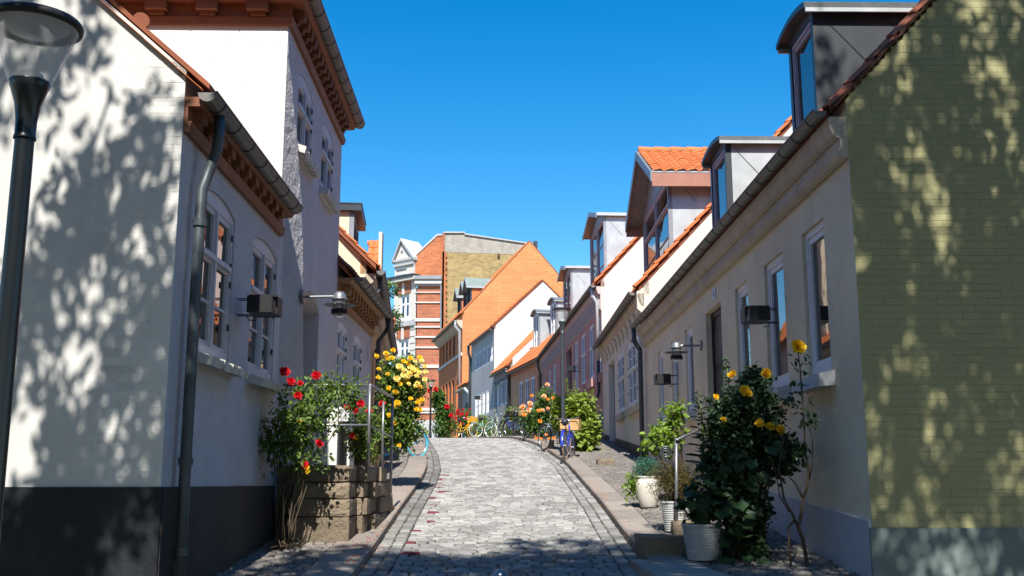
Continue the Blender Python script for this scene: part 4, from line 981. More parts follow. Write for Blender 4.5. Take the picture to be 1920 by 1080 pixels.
# --- R4 peach low house, R5 grey low house
zeR4 = R4.px(1014, 672, .2)[1]
hi4 = R4.px(1003, 704, 0)[1]; lo4 = R4.px(1003, 758, 0)[1]
ops = [(R4.s_at(a, 735), R4.s_at(b, 735), lo4, hi4, 0, .12) for a, b in ((1003, 994.5), (992, 984), (980.5, 973))]
ops.append((R4.s_at(1016, 740), R4.s_at(1008, 740), 2., R4.px(1016, 700, 0)[1], 0, .3))
print('R4', zeR4, ops)
H = house_body('peach_house', 'low peach house with orange pantile roof and two narrow zinc dormers', R4, 8., 0, zeR4, R(44), 'peach', 'pinkwhite', ops, over=.2, tiles='tile')
r4b = H['root']
for o in ops[:3]: window(R4, r4b, *o[:4], .08, cols=2, rows=((1., 3),), fm='frame_l', fw=.07)
door(R4, r4b, *ops[3][:4], .28, 'peach')
gutter(R4, r4b, 0, R4.L, .26, zeR4 - .0, r=.08, straps=0)
for (xa, xb, yb, yt, lab) in ((1051, 1026, 600, 580, 'nearer narrow dormer'), (1018, 999, 640, 602, 'farther narrow dormer')):
    ds = 1.5 if xa > 1040 else 1.0
    sA = R4.px(xa - 8, yb, -ds)[0]; sB = sA + 1.35; zt_ = R4.px(xa - 8, yt, -ds)[1]
    sA = max(.2, sA)
    print('R4 dormer', sA, sB, zt_)
    dormer(R4, r4b, sA, sA + 1.35, zeR4 + ds * .97 + .2, zt_ + .55, ds, 0, zeR4, roof='barrel', rise=.22, over=.14, cheek='zinc_l', front='zinc', rmat='zinc', cols=2, rows=((1., 3),), fm='frame_l', back=2.4, name_label=lab)
zeR5 = R5.px(955, 688, .2)[1]
hi5 = R5.px(953, 708, 0)[1]; lo5 = R5.px(953, 756, 0)[1]
ops = [(R5.s_at(a, 735), R5.s_at(b, 735), lo5, hi5, 0, .12) for a, b in ((952.5, 945.5), (944, 937.5))] + [(R5.s_at(935, 740), R5.s_at(929, 740), 2., R5.px(935, 720, 0)[1], 0, .15)]
H = house_body('low_grey_house', 'low grey house with orange roof and white party wall beside the peach house', R5, 8., 0, zeR5, R(46), 'greyw', 'white_wall_x', ops, over=.2, tiles='tile')
r5b = H['root']
for o in ops[:2]: window(R5, r5b, *o[:4], .08, cols=2, rows=((1., 3),), fm='frame_l', fw=.07)
door(R5, r5b, *ops[2][:4], .14, 'frame_l')
gutter(R5, r5b, 0, R5.L, .26, zeR5 - .0, r=.08, straps=0)
verge(R5, r5b, zeR5, R(46), 16, over=.2)
dentils(R5, r5b, .2, R5.L - .2, .4, .16, zeR5 - .55, zeR5 - .35, .003, .1, 'frame_g')
# party wall between R4 and R5 (pale cheek in the roofscape)
m = M(); P = lambda z, d, a: R5.pt(a, z, d)
zq = zeR5 + .6
m.hexa([P(zeR5 - .6, -.1, -.2), P(zeR5 - .6, -.1, .1), P(zeR5 - .6, -4, .1), P(zeR5 - .6, -4, -.2), P(zq, -.1, -.2), P(zq, -.1, .1), P(zq + 3.7, -4, .1), P(zq + 3.7, -4, -.2)]); m.build('party_wall', MT['white_wall_x'], r5b)
downpipe(r5b, [R5.pt(.02, zeR5 - .1, .26), R5.pt(.02, zeR5 - .5, .1), R5.pt(.02, 2, .1)], .11, 'pipe')

# --- R6 tall grey house with the white gable
zeR6 = R6.px(918, 619, .2)[1]
pkl = R6.px(1018, 533, 0)
def gx(px, py, fr):    # point on the plane of the near gable of a house
    r = ray(px, py); k = fr.A.dot(fr.t) / r.dot(fr.t); return r * k
pk6 = gx(1018, 533, R6); d6 = -(pk6 - R6.A).dot(R6.n)
pit6 = math.atan2(pk6.z - zeR6, d6)
print('R6', zeR6, pk6, d6, math.degrees(pit6))
hu, lu = R6.px(922, 643, 0)[1], R6.px(922, 678, 0)[1]; hd, ld = R6.px(917, 728, 0)[1], R6.px(917, 775, 0)[1]
up = [(924, 919.5), (916.5, 912), (910, 905), (902.5, 897.5), (895.5, 891)]; lw_ = [(917, 912), (910, 904.5), (903, 897.5), (896, 891)]
ops = [(R6.s_at(a, 660), R6.s_at(b, 660), lu, hu, 0, .1) for a, b in up] + [(R6.s_at(a, 750), R6.s_at(b, 750), ld, hd, 0, .1) for a, b in lw_]
H = house_body('tall_grey_house', 'two-storey grey house with a big bright white gable and tiled verge', R6, d6 * 2, 0, zeR6, pit6, 'greyl', 'white_wall_x', ops, over=.15, tiles='tile')
r6b = H['root']
for o in ops: window(R6, r6b, *o[:4], .07, cols=2, rows=((1., 2),), fm='frame_l', fw=.06)
gutter(R6, r6b, 0, R6.L, .24, zeR6, r=.08, straps=0); verge(R6, r6b, zeR6, pit6, int((d6+.15)/math.cos(pit6)/.36), over=.15, mat='tile_old')
downpipe(r6b, [R6.pt(R6.L - .1, zeR6, .24), R6.pt(R6.L - .1, zeR6 - .5, .24), R6.pt(R6.L - .05, zeR6 - .9, .1), R6.pt(R6.L - .05, 3, .1)], .1, 'pipe')
# --- small lean-to shed between
A = R6.B; d = R6.t; R7A = A + d * 4.2
fs = Fr((A.x, A.y), (R7A.x, R7A.y), 'R')
zs = fs.px(870, 725, .3)[1]
H = house_body('small_brown_shed', 'small brown house with an arched door squeezed between grey and orange houses', fs, 5, 1, zs, R(35), 'greyw', 'greyw', [(1.4, 2.7, 2.5, zs - 1.1, .3, .2)], over=.4, tiles='tile')
door(fs, H['root'], 1.4, 2.7, 2.5, zs - 1.1, .18, 'frame_b', rise=.3); gutter(fs, H['root'], 0, fs.L, .5, zs - .2, r=.1, straps=0, mat='pipe_l')
downpipe(H['root'], [fs.pt(.1, zs - .2, .5), fs.pt(.1, zs - .6, .12), fs.pt(.1, 2, .1)], .11, 'pipe_l')
# --- R7 orange house
R7 = chain((R7A.x, R7A.y), 540, 820)
R7 = Fr((R7A.x, R7A.y), (R7.B.x, R7.B.y), 'R')
zeR7 = gx(857, 590, R7).z
pk7 = gx(993, 457, R7); d7 = -(pk7 - R7.A).dot(R7.n); pit7 = math.atan2(pk7.z - zeR7, d7)
print('R7', R7.A, R7.B, R7.L, zeR7, pk7, d7, math.degrees(pit7))
hu, lu = R7.px(853, 628, 0)[1], R7.px(853, 668, 0)[1]; hd, ld = R7.px(852, 711, 0)[1], R7.px(852, 757, 0)[1]
ops = [(R7.s_at(a, 650), R7.s_at(b, 650), lu, hu, 0, .2) for a, b in ((853.5, 849), (846, 842), (839.5, 836), (833.5, 830), (828, 825.5))] + [(R7.s_at(a, 730), R7.s_at(b, 730), ld, hd, 0, .2) for a, b in ((851.5, 847), (845, 840.8), (838.5, 835), (833, 829.8))]
ops.append((R7.s_at(859.5, 760), R7.s_at(855.5, 760), 3.5, R7.px(859.5, 710, 0)[1], .6, .4))
H = house_body('orange_house', 'big orange painted house with a tall gable and black gabled dormers', R7, d7 * 2, 0, zeR7, pit7, 'orange_f', 'orange', ops, over=.12, gover=.02, tiles='tile')
r7b = H['root']
for o in ops[:-1]: window(R7, r7b, *o[:4], .15, cols=2, rows=((.4, 1), (.6, 1)), fm='frame_b', fw=.09)
door(R7, r7b, *ops[-1][:4], .38, 'frame_b', rise=.6)
gutter(R7, r7b, -.2, R7.L, .6, zeR7 - .45, r=.13, straps=0)
m = M(); m.prof(R7, 0, R7.L, [(.003, lu - .35), (.12, lu - .35), (.12, lu - .12), (.003, lu - .12)]); m.build('string_course', MT['stucco'], r7b)
m = M(); m.prof(R7, 0, R7.L, [(.003, zeR7 - 1.1), (.25, zeR7 - .9), (.5, zeR7 - .55), (.5, zeR7 - .4), (.003, zeR7 - .4)]); m.build('soffit', MT['stone_c'], r7b)
downpipe(r7b, [R7.pt(-.1, zeR7 - .5, .6), R7.pt(-.1, zeR7 - .9, .6), R7.pt(-.1, zeR7 - 1.3, .25), R7.pt(-.1, 3, .22)], .11, 'pipe_l')
for i, (xp, yp, yr) in enumerate(((884, 515, 575), (872, 527, 590), (861, 540, 602))):
    sp, zp = R7.px(xp, yp, -.7 - .0); sp = max(sp, 1.25)
    print('R7 dormer', sp, zp)
    dormer(R7, r7b, sp - .8, sp + .8, zeR7 + .9, zp - .85, .7, 0, zeR7, roof='gable', rise=.75, over=.15, cheek='orange_f', front='slate', rmat='leadg', cols=2, rows=((1., 2),), fm='frame_b', back=3.2, ridge_over=.35, seam=False)

# --- the brick corner building at the end
YB = 112
def B(px, py, y=YB): return G(px, py, y)
root = thing('brick_corner_building', 'tall red brick corner building with white bands, white bay and yellow brick fire wall', 'building', (B(830, 700).x, YB, zg(110)))
def slab(name, pts, mat, th=.6, y=None):
    """polygon facing the camera side, with thickness"""
    m = M(); P0 = [Vector(p) for p in pts]; P1_ = [p + Vector((0, th, 0)) for p in P0]; n = len(P0)
    m.add(P0 + P1_, [tuple(range(n)), tuple(range(2 * n - 1, n - 1, -1))] + [(i, (i + 1) % n, n + (i + 1) % n, n + i) for i in range(n)]); return m.build(name, MT[mat], root)
zb = 4.
def bx(px0, px1, y0, y1, mat, name, d0=0., d1=.25, Y=YB):
    a, b = B(px0, y1, Y), B(px1, y0, Y); return M().box(a.x, b.x, Y - d1, Y - d0, a.z, b.z).build(name, MT[mat], root)
a, b = B(778, 800), B(829, 525)
M().box(a.x, b.x, YB, YB + 9, zb, b.z).build('brick_wall', MT['red_brick'], root)
slab('brick_gable', [(B(778, 525).x, YB + .3, B(778, 525).z), (B(829, 525).x, YB + .3, B(829, 525).z), (B(829, 440).x, YB + .3, B(829, 440).z), (B(820, 440).x, YB + .3, B(829, 440).z), (B(781, 476).x, YB + .3, B(781, 476).z), (B(778, 480).x, YB + .3, B(778, 480).z)], 'red_brick2', 8)
slab('coping', [(B(781, 477).x, YB + .2, B(781, 477).z), (B(820, 441).x, YB + .2, B(820, 441).z), (B(833, 440.5).x, YB + .2, B(833, 440.5).z), (B(833, 437.5).x, YB + .2, B(833, 437.5).z), (B(819, 437.5).x, YB + .2, B(819, 437.5).z), (B(781, 473).x, YB + .2, B(781, 473).z)], 'stucco_grey', 2)
# fire wall in yellow brick, flaking render on top
q = [(829, 800), (1012, 800), (1012, 462), (1005, 458), (870, 440), (829, 438)]
slab('fire_wall', [(B(x, y, YB).x, YB + .1, B(x, y, YB).z) for x, y in ((834, 800), (1012, 800), (1012, 478), (834, 472))], 'yellow_brick', 6)
slab('render_band', [(B(x, y, YB).x, YB + .08, B(x, y, YB).z) for x, y in ((834, 472.2), (1012, 478.2), (1008, 460), (1003, 459), (870, 440.5), (870, 437), (834, 437))], 'grey_flaking', 6)
slab('coping', [(B(x, y, YB).x, YB - .1, B(x, y, YB).z) for x, y in ((832, 437), (871, 437), (871, 440), (1003, 459), (1003, 457), (872, 437.8), (872, 434.6), (832, 434.6))], 'stucco_grey', 6.4)
M().box(B(1000, 460).x, B(1008, 460).x, YB - .1, YB + 4, B(1000, 475).z, B(1000, 452).z).build('chimney', MT['slate'], root)
bx(829.2, 836, 472, 800, 'red_brick2', 'brick_quoin', -.05, .12); bx(829.2, 834, 437.4, 472, 'red_brick', 'brick_quoin', -.05, .12)
for i in range(24):
    y = 476 + i * 11; bx(836, 838.6, y, y + 5.5, 'red_brick2', 'brick_quoin', -.05, .12)
bx(932.5, 937.5, 476, 481.5, 'frame_b', 'small_vent', -.05, .14)
bx(778, 829, 519, 525, 'zinc', 'eaves_gutter', 0, .7); bx(778, 828.6, 525.2, 533, 'stucco', 'cornice', 0, .5); bx(778, 828, 533.2, 536.5, 'stucco_grey', 'cornice', 0, .25)
for y0, y1 in ((547.5, 549.3), (566, 568.4), (597, 599.6), (600, 602.8), (611.5, 614.5), (630.5, 633.5), (650, 653), (684, 686.6), (687, 690), (765, 770), (772, 775)):
    bx(778, 828, y0, y1, 'stucco', 'band', 0, .14)
bx(767.6, 829, 788, 830, 'stucco_grey', 'plinth', 0, .3)
bx(760, 778, 780, 830, 'stucco_grey', 'plinth', 0, .31)
M().tube([B(827, 535) + Vector((0, -.4, 0)), B(827, 620) + Vector((0, -.4, 0))], .09, 8).build('downpipe', MT['zinc'], root)
# angled corner bay: stucco piers, windows and pedimented top
pa, pb = B(778, 700), B(736, 700, YB + 2.3)
fb = Fr((pa.x, pa.y), (pb.x, pb.y)); fb.n = Vector((fb.t.y, -fb.t.x, 0)); fb.n = fb.n if fb.n.y < 0 else -fb.n
def fz(px, py): return fb.px(px, py, 0)
sL = fb.L
zt = fz(775, 526)[1]
wz = [(fz(757, 553), fz(757, 598)), (fz(757, 637), fz(757, 678)), (fz(757, 716), fz(757, 764))]
sa_, sb2 = fb.s_at(767, 580), fb.s_at(748.5, 580)
ops = [(sa_, sb2, lo_[1], hi_[1], 0, .3) for hi_, lo_ in wz]
m = M(); wall_face(m, fb, 0, sL, zb, zt, [o[:6] for o in ops]); m.quad(fb.pt(sL, zb, 0), fb.pt(sL, zb, -8), fb.pt(sL, zt, -8), fb.pt(sL, zt, 0)); m.build('bay_wall', MT['stucco'], root, fix=False)
for o in ops: window(fb, root, *o[:4], .25, cols=2, rows=((.38, 1), (.62, 1)), fm='frame_l', fw=.16, bar=.05)
for hi_, lo_ in wz:
    m = M(); m.fbox(fb, sa_ - .25, sb2 + .25, hi_[1] + .15, hi_[1] + 1.5, .003, .1); m.build('brick_panel', MT['red_brick'], root)
    M().fbox(fb, (sa_ + sb2) / 2 - .15, (sa_ + sb2) / 2 + .15, hi_[1] + .0, hi_[1] + 1.3, .102, .25).build('keystone', MT['stucco'], root)
for o in ops:
    M().fbox(fb, .0, sL, o[2] - .9, o[2] - .35, .003, .35).build('band', MT['stucco_grey'], root)
for k in range(18):   # rusticated pier blocks below
    z = zb + 3.5 + k * .75
    if z < fz(757, 610)[1]: M().fbox(fb, .05, sa_ - .35, z, z + .6, .003, .14).build('pier_block', MT['stucco'], root)
M().fbox(fb, .0, sa_ - .4, fz(757, 602)[1], zt - .1, .003, .1).build('pilaster', MT['stucco'], root)
M().fbox(fb, -.3, sL + .6, zt, zt + .35, -.3, .75).build('cornice', MT['stucco'], root); M().fbox(fb, -.3, sL + .7, zt + .352, zt + .6, -.3, .9).build('eaves_gutter', MT['slate'], root)
z0_, zp_ = zt + .62, fz(757, 452)[1]; zsh = fz(775, 480)[1]
m = M(); mid = fb.s_at(755, 480); 
for dd0, dd1 in ((-1.2, .1),):
    pts = [(.35, z0_), (sL - .1, z0_), (sL - .1, zsh - .3), (mid, zp_ - .2), (.35, zsh - .3)]
    n = len(pts); m.add([fb.pt(s, z, dd1) for s, z in pts] + [fb.pt(s, z, dd0) for s, z in pts], [tuple(range(n)), tuple(range(2 * n - 1, n - 1, -1))] + [(i, (i + 1) % n, n + (i + 1) % n, n + i) for i in range(n)])
m.build('pediment', MT['stucco'], root)
for s0_, z0q, s1_, z1q in ((.15, zsh - .5, mid, zp_), (sL + .1, zsh - .5, mid, zp_)):
    m = M(); m.hexa([fb.pt(s0_, z0q, -2.5), fb.pt(s1_, z1q, -2.5), fb.pt(s1_, z1q, .4), fb.pt(s0_, z0q, .4), fb.pt(s0_, z0q + .3, -2.5), fb.pt(s1_, z1q + .3, -2.5), fb.pt(s1_, z1q + .3, .4), fb.pt(s0_, z0q + .3, .4)]); m.build('pediment_roof', MT['stucco_grey'], root)
for z in (fz(757, 490)[1], fz(757, 499)[1]): M().fbox(fb, .3, sL - .05, z, z + .25, .102, .3).build('band', MT['stucco_grey'], root)
for z in (fz(757, 506)[1], fz(757, 517)[1]): M().fbox(fb, mid - .8, mid + .8, z, z + .12, .102, .2).build('relief', MT['zinc'], root)
M().fbox(fb, mid - .15, mid + .15, fz(757, 474)[1], fz(757, 470)[1], .102, .15).build('relief', MT['zinc'], root)
M().box(B(770, 500).x, B(790, 500).x, YB + 1, YB + 3, B(778, 519).z, B(778, 465).z).build('side_dormer', MT['stucco_grey'], root)
# ------------------------------------------------------------ stone stoop with rail (left)
def rough_block(x0, x1, y0, y1, z0, z1, seed, amp=.012, g=.006):
    """hewn block: subdivided box pushed about by noise, joints left open"""
    m = M(); g = .0035; x0 += g; x1 -= g; y0 += g; y1 -= g; z0 += g; z1 -= g; n = 5
    faces = [((x0, y0, z0), (x1 - x0, 0, 0), (0, 0, z1 - z0)), ((x1, y0, z0), (0, y1 - y0, 0), (0, 0, z1 - z0)), ((x0, y0, z1), (x1 - x0, 0, 0), (0, y1 - y0, 0)), ((x0, y1, z0), (0, y0 - y1, 0), (0, 0, z1 - z0)), ((x1, y1, z0), (x0 - x1, 0, 0), (0, 0, z1 - z0))]
    c = Vector(((x0 + x1) / 2, (y0 + y1) / 2, (z0 + z1) / 2))
    for o, a, b in faces:
        o, a, b = Vector(o), Vector(a), Vector(b); nrm = a.cross(b).normalized()
        vs = []
        for i in range(n + 1):
            for j in range(n + 1):
                p = o + a * (j / n) + b * (i / n)
                q = p * 4 + Vector((seed * 3.1, seed, 0))
                d = noise.noise_vector(q) * amp + noise.noise_vector(q * 3.3) * amp * .5
                edge = (p - c); k = sum(abs(abs(e_) - h_) < 1e-5 for e_, h_ in zip(edge, ((x1 - x0) / 2, (y1 - y0) / 2, (z1 - z0) / 2)))
                p = p + d - edge.normalized() * (.012 if k > 1 else 0)
                vs.append(p)
        m.add(vs, [(i * (n + 1) + j, i * (n + 1) + j + 1, (i + 1) * (n + 1) + j + 1, (i + 1) * (n + 1) + j) for i in range(n) for j in range(n)])
    return m
YS = 11.74
stoop = thing('stone_stoop', 'rough granite block stoop with steel railing under the arched door', 'stoop', (-2.2, YS, zg(YS) + .1))
zt = G(600, 871, YS).z; zz = zt; k = 0
for ci, (h, cuts) in enumerate(((.19, (-2.46, -1.80)), (.18, (-2.44, -2.16, -1.80)), (.2, (-2.46, -2.08, -1.79)), (.33, (-2.44, -1.79)))):
    for a, b in zip(cuts, cuts[1:]):
        rough_block(a, b, YS + .002 * ci, YS + .55, zz - h, zz, k).build('stone_block', MT['granite_d'], stoop, smooth=False, fix=False); k += 1
    yc = (YS + .56, 12.7, 13.9) if ci % 2 else (YS + .56, 12.35, 13.2, 13.9)
    for a, b in zip(yc, yc[1:]):
        xx = -1.79 + (b - YS) / 2.2 * .17
        rough_block(-2.72, xx, a, b, zz - h, zz, k).build('stone_block', MT['granite_d'], stoop, fix=False); k += 1
    zz -= h
M().box(-2.4, -1.84, YS + .04, 13.2, zg(YS) - .1, zt - .03).build('rubble_core', MT['joint'], stoop)
for i in range(3):
    z1 = zt - .17 * (i + 1); rough_block(-2.72, -1.62, 13.91 + i * .3, 14.2 + i * .3, z1 - .4, z1, k).build('step', MT['granite_d'], stoop, fix=False); k += 1
zr1, zr2 = G(700, 722, 12.3).z, G(700, 797, 12.3).z
m = M()
px_ = -1.68; m.tube([(-2.7, 12.3, zr1), (px_ - .02, 12.3, zr1)], .017, 8); m.tube([(-2.7, 12.3, zr2), (px_ - .015, 12.3, zr2)], .014, 8)
pe = G(736, 745, 14.5); m.tube([(px_, 12.3, zr1), (pe.x, 14.5, pe.z)], .019, 8); m.tube([(px_, 12.3, zr2), (pe.x, 14.5, pe.z - .55)], .014, 8)
m.tube([(px_, 12.3, zt - .02), (px_, 12.3, zr1)], .018, 8); m.tube([(pe.x, 14.5, zt - .5), (pe.x, 14.5, pe.z)], .02, 8); m.tube([(-1.64, 13.3, zt - .02), (-1.64, 13.3, zr1 - .12)], .016, 8)
m.build('railing', MT['metal'], stoop, smooth=True)

# right: steps, railing with scroll, door stones
bl = gpt(1205, 1043, .09); 
st = thing('stone_step', 'dark rough stone step block beside the ribbed pots on the right pavement', 'step', (bl.x + .3, bl.y + .3, bl.z))
rough_block(bl.x, bl.x + .62, bl.y, bl.y + .75, bl.z - .2, bl.z + .19, 31, .018).build('stone_block', MT['granite_d'], st, fix=False)
b2 = gpt(1204, 1078, .09)
st = thing('stone_slab', 'flat granite slab at the kerb in front of the dark step block', 'slab', (b2.x + .4, b2.y, b2.z))
rough_block(b2.x + .0, b2.x + .62, b2.y - .9, bl.y - .04, b2.z - .2, b2.z + .07, 33, .01).build('stone_block', MT['granite'], st, fix=False)
b3 = gpt(1118, 874, .09)
st = thing('door_stone', 'reddish stone doorstep beneath the grey downpipe of the pink house', 'doorstep', (b3.x, b3.y, b3.z))
rough_block(b3.x + .05, b3.x + .42, b3.y + .3, b3.y + .7, b3.z - .1, b3.z + .17, 35, .012).build('stone_block', MT['granite_d'], st, fix=False)
b4 = gpt(1040, 842, .09)
st = thing('granite_planter_edge', 'pale cut granite block at the foot of the parked bicycles', 'block', (b4.x - .3, b4.y, b4.z))
rough_block(b4.x - .34, b4.x + .0, b4.y, b4.y + .6, b4.z - .1, b4.z + .24, 37, .006).build('stone_block', MT['granite'], st, fix=False)
rl = thing('door_railing', 'grey steel door railing with a scroll beside the potted plants', 'railing', (2.04, 12.9, zg(12.9) + .1))
q = gpt(1268, 985, .2); t0 = G(1268, 822, q.y); e1 = Vector((3.08, 15.0, t0.z + .42))
m = M(); m.tube([q - Vector((0, 0, .1)), t0], .02, 8); m.tube([t0 + Vector((-.0, -.04, -.02)), e1], .016, 8); m.tube([q + Vector((0, 0, .5)), e1 - Vector((0, 0, .42))], .013, 8)
m.tube([e1 - Vector((0, 0, 1.2)), e1], .018, 8); m.build('rail', MT['metal'], rl, smooth=True)
pts = []
for i in range(34):
    a = i / 33 * 2.4 * 2 * math.pi; r_ = .012 + .06 * (1 - i / 33) ; pts.append(t0 + Vector((-.13 + r_ * math.cos(a), -.0 , -.16 + r_ * math.sin(a))))
M().tube([t0 + Vector((0, 0, -.05))] + pts, .009, 6).build('scroll', MT['post'], rl)
rough_block(q.x - .05, q.x + .32, q.y - .05, q.y + .5, q.z - .35, q.z + .05, 41, .012).build('stone_foot', MT['granite_d'], rl, fix=False)

# ------------------------------------------------------------ street lamps and small bollard
def street_lamp(label, loc, H_, mat, sc=1.):
    t = thing('street_lamp', label, 'lamp', loc, 0, 'cone lamps on poles along the street', sc)
    h = H_ / sc
    M().lathe([(.09, 0), (.078, .35), (.06, .4), (.054, 1.0), (.05, h - .85), (.049, h - .65)], 20).build('pole', MT[mat], t, local=True, smooth=True)
    M().lathe([(.057, h - .66), (.057, h - .645), (.053, h - .64), (.054, h - .56), (.066, h - .47), (.092, h - .385), (.106, h - .35), (.1, h - .335), (.0, h - .33)], 24).build('collar', MT[mat], t, local=True, smooth=True)
    M().lathe([(.07, h - .328), (.066, h - .30), (.04, h - .285), (0, h - .282)], 20).build('bulb_seat', MT['zinc_l'], t, local=True, smooth=True)
    M().lathe([(.106, h - .345), (.165, h - .19), (.225, h - .035)], 32).build('glass_cone', MT['lampglass'], t, local=True, smooth=True)
    M().lathe([(.225, h - .04), (.243, h - .035), (.247, h - .012), (.235, h + .008), (.0, h + .03), (.0, h + .0), (.19, h - .012), (.2, h - .035), (.225, h - .04)], 36).build('rim', MT['hinge'], t, local=True, smooth=True)
    M().lathe([(.19, h - .014), (.14, h - .05), (.05, h - .075), (.0, h - .08)], 28).build('reflector', MT['zinc'], t, local=True, smooth=True)
    M().tube([(0, 0, h - .29), (0, 0, h - .08)], .02, 10).build('bulb', MT['lampglass'], t, local=True, smooth=True)
    return t
tp_ = G(66, 42, 5.25); street_lamp('big dark lamp post with glass cone head close by the white gable', (tp_.x, 5.25, zg(5.25)), tp_.z - zg(5.25), 'post_d')
tp_ = G(1053, 579, 25.4); street_lamp('grey lamp post rising behind the blue bicycle with the crate', (G(1056, 800, 25.4).x, 25.4, zg(25.4) + .09), tp_.z - zg(25.4) - .09, 'post', .93)
tp_ = G(808, 713, 55); street_lamp('slim far lamp post in front of the brick corner building', (tp_.x, 55, zg(55)), tp_.z - zg(55), 'hinge')
bo = thing('bollard', 'small dark blue domed bollard in the middle of the road', 'bollard', (G(938, 1070, 6.2).x, 6.2, zg(6.2)))
tz = G(938, 1066, 6.2).z - zg(6.2)
MT['bollard'] = mk('dark_blue_steel', (.012, .03, .07), .25, .1, 5, metal=.2, spec=.6, coat=.5)
M().lathe([(.075, 0), (.075, .1), (.056, .12), (.056, tz - .06), (.05, tz - .03), (.035, tz - .01), (.0, tz)], 24).build('post', MT['bollard'], bo, local=True, smooth=True)

def on_wall(fr, px, py, d0=0.): s, z = fr.px(px, py, d0); return fr.pt(s, z, 0)
a_L, a_R = 0., math.pi
def fl(label, fr, px, py, sc=1.):
    t = floodlight(label, on_wall(fr, px, py), math.atan2(fr.n.y, fr.n.x), scale=sc)
    return t
def flR(label, fr, px, py, sc=1.):     # mirrored by turning about: lens still looks towards the camera end
    t = thing('wall_floodlight', label, 'floodlight', on_wall(fr, px, py), math.atan2(fr.n.y, fr.n.x), 'black box floodlights on the house walls', sc)
    for ch in FL0.children:
        c = ch.copy(); c.data = ch.data.copy(); COL.objects.link(c); c.parent = t
        c.data.transform(Matrix.Diagonal((1, -1, 1, 1)))
    return t
flR('black box floodlight on rods between the front windows of the cream house', R1, 1458, 592)
flR('black box floodlight low on the cream house beside the round wall lamp', R1, 1270, 712)
flR('black box floodlight on the dusty pink house above the hollyhocks', R3, 1086, 692, 1.1)
flR('black box floodlight on the tall grey house', R6, 905, 746, 1.3)
wl = on_wall(R1, 1316, 648)
wall_lantern('round glass wall lamp with wide ring shade on the cream house', wl, math.atan2(R1.n.y, R1.n.x), arm=.36)

# ------------------------------------------------------------ plants
rnd = random.Random(11)
def leaf(m, p, d, up, L, W, lobes=0):
    s = d.cross(up)
    if s.length < 1e-4: s = Vector((1, 0, 0))
    s.normalize(); u = s.cross(d).normalized()
    if lobes:
        vs = [p]; n = 8
        for i in range(n + 1):
            a = -2.5 + 5.0 * i / n; r = W * .5 * (1 + .16 * math.cos(a * 5.))
            vs.append(p + d * (L * .42 + r * math.cos(a)) + s * r * math.sin(a) + u * (.12 * L * abs(math.sin(a)) - .1 * L * math.cos(a)))
        m.add(vs, [(0, i, i + 1) for i in range(1, n + 1)])
        return
    m.add([p, p + d * L * .3 + s * W * .45 + u * L * .08, p + d * L * .7 + s * W * .36 + u * L * .05, p + d * L - u * L * .12, p + d * L * .7 - s * W * .36 + u * L * .05, p + d * L * .3 - s * W * .45 + u * L * .08],
          [(0, 1, 2, 3), (0, 3, 4, 5)])
def rv(): return Vector((rnd.gauss(0, 1), rnd.gauss(0, 1), rnd.gauss(0, 1))).normalized()
def cloud(blobs, n, L, W=None, up=.5, lobes=0, shell=.55, m=None, clump=5, cs=None):
    """leaves in clumps spread through ellipsoids; blobs: (centre, (rx, ry, rz), weight)"""
    m = m or M(); W = W or L * .6; tot = sum(b[2] for b in blobs)
    for c, r, w in blobs:
        k = int(n * w / tot / clump)
        for _ in range(k):
            d = rv(); q = rnd.random() ** shell; q = min(1.12, q * rnd.uniform(.9, 1.12)); cc = Vector(c) + Vector((d.x * r[0], d.y * r[1], d.z * r[2])) * q
            for _ in range(clump):
                o_ = rv() * (rnd.random() ** .5); p = cc + (Vector((o_.x * cs[0], o_.y * cs[0], o_.z * cs[1])) if cs else o_ * L * 1.3); dd = (rv() + d * .5 + Vector((0, 0, -.25))).normalized(); uu = (Vector((0, -.35, up * 2)) + rv() * .6).normalized()
                l = L * rnd.uniform(.6, 1.2); leaf(m, p, dd, uu, l, W * l / L, lobes)
    return m
def stems(base, blobs, n, r=.012, r1=.004, spread=.06, m=None, wob=.1):
    m = m or M()
    for i in range(n):
        c, rr, w = blobs[i % len(blobs)]; e_ = Vector(c) + Vector((rnd.uniform(-.7, .7) * rr[0], rnd.uniform(-.7, .7) * rr[1], rnd.uniform(-.3, .8) * rr[2]))
        b = Vector(base) + Vector((rnd.uniform(-1, 1) * spread, rnd.uniform(-1, 1) * spread, 0)); pts = []; k = 7
        mid = Vector((b.x + (e_.x - b.x) * .25, b.y + (e_.y - b.y) * .25, b.z + (e_.z - b.z) * .55))
        w1, w2 = rv() * wob * .4, rv() * wob * .4
        for j in range(k + 1):
            t = j / k; p = b * (1 - t) ** 2 + mid * 2 * t * (1 - t) + e_ * t * t; p = p + w1 * math.sin(t * 7) * t + w2 * math.sin(t * 13) * t; pts.append(p)
        m.tube(pts, r, 6, True, r1)
    return m
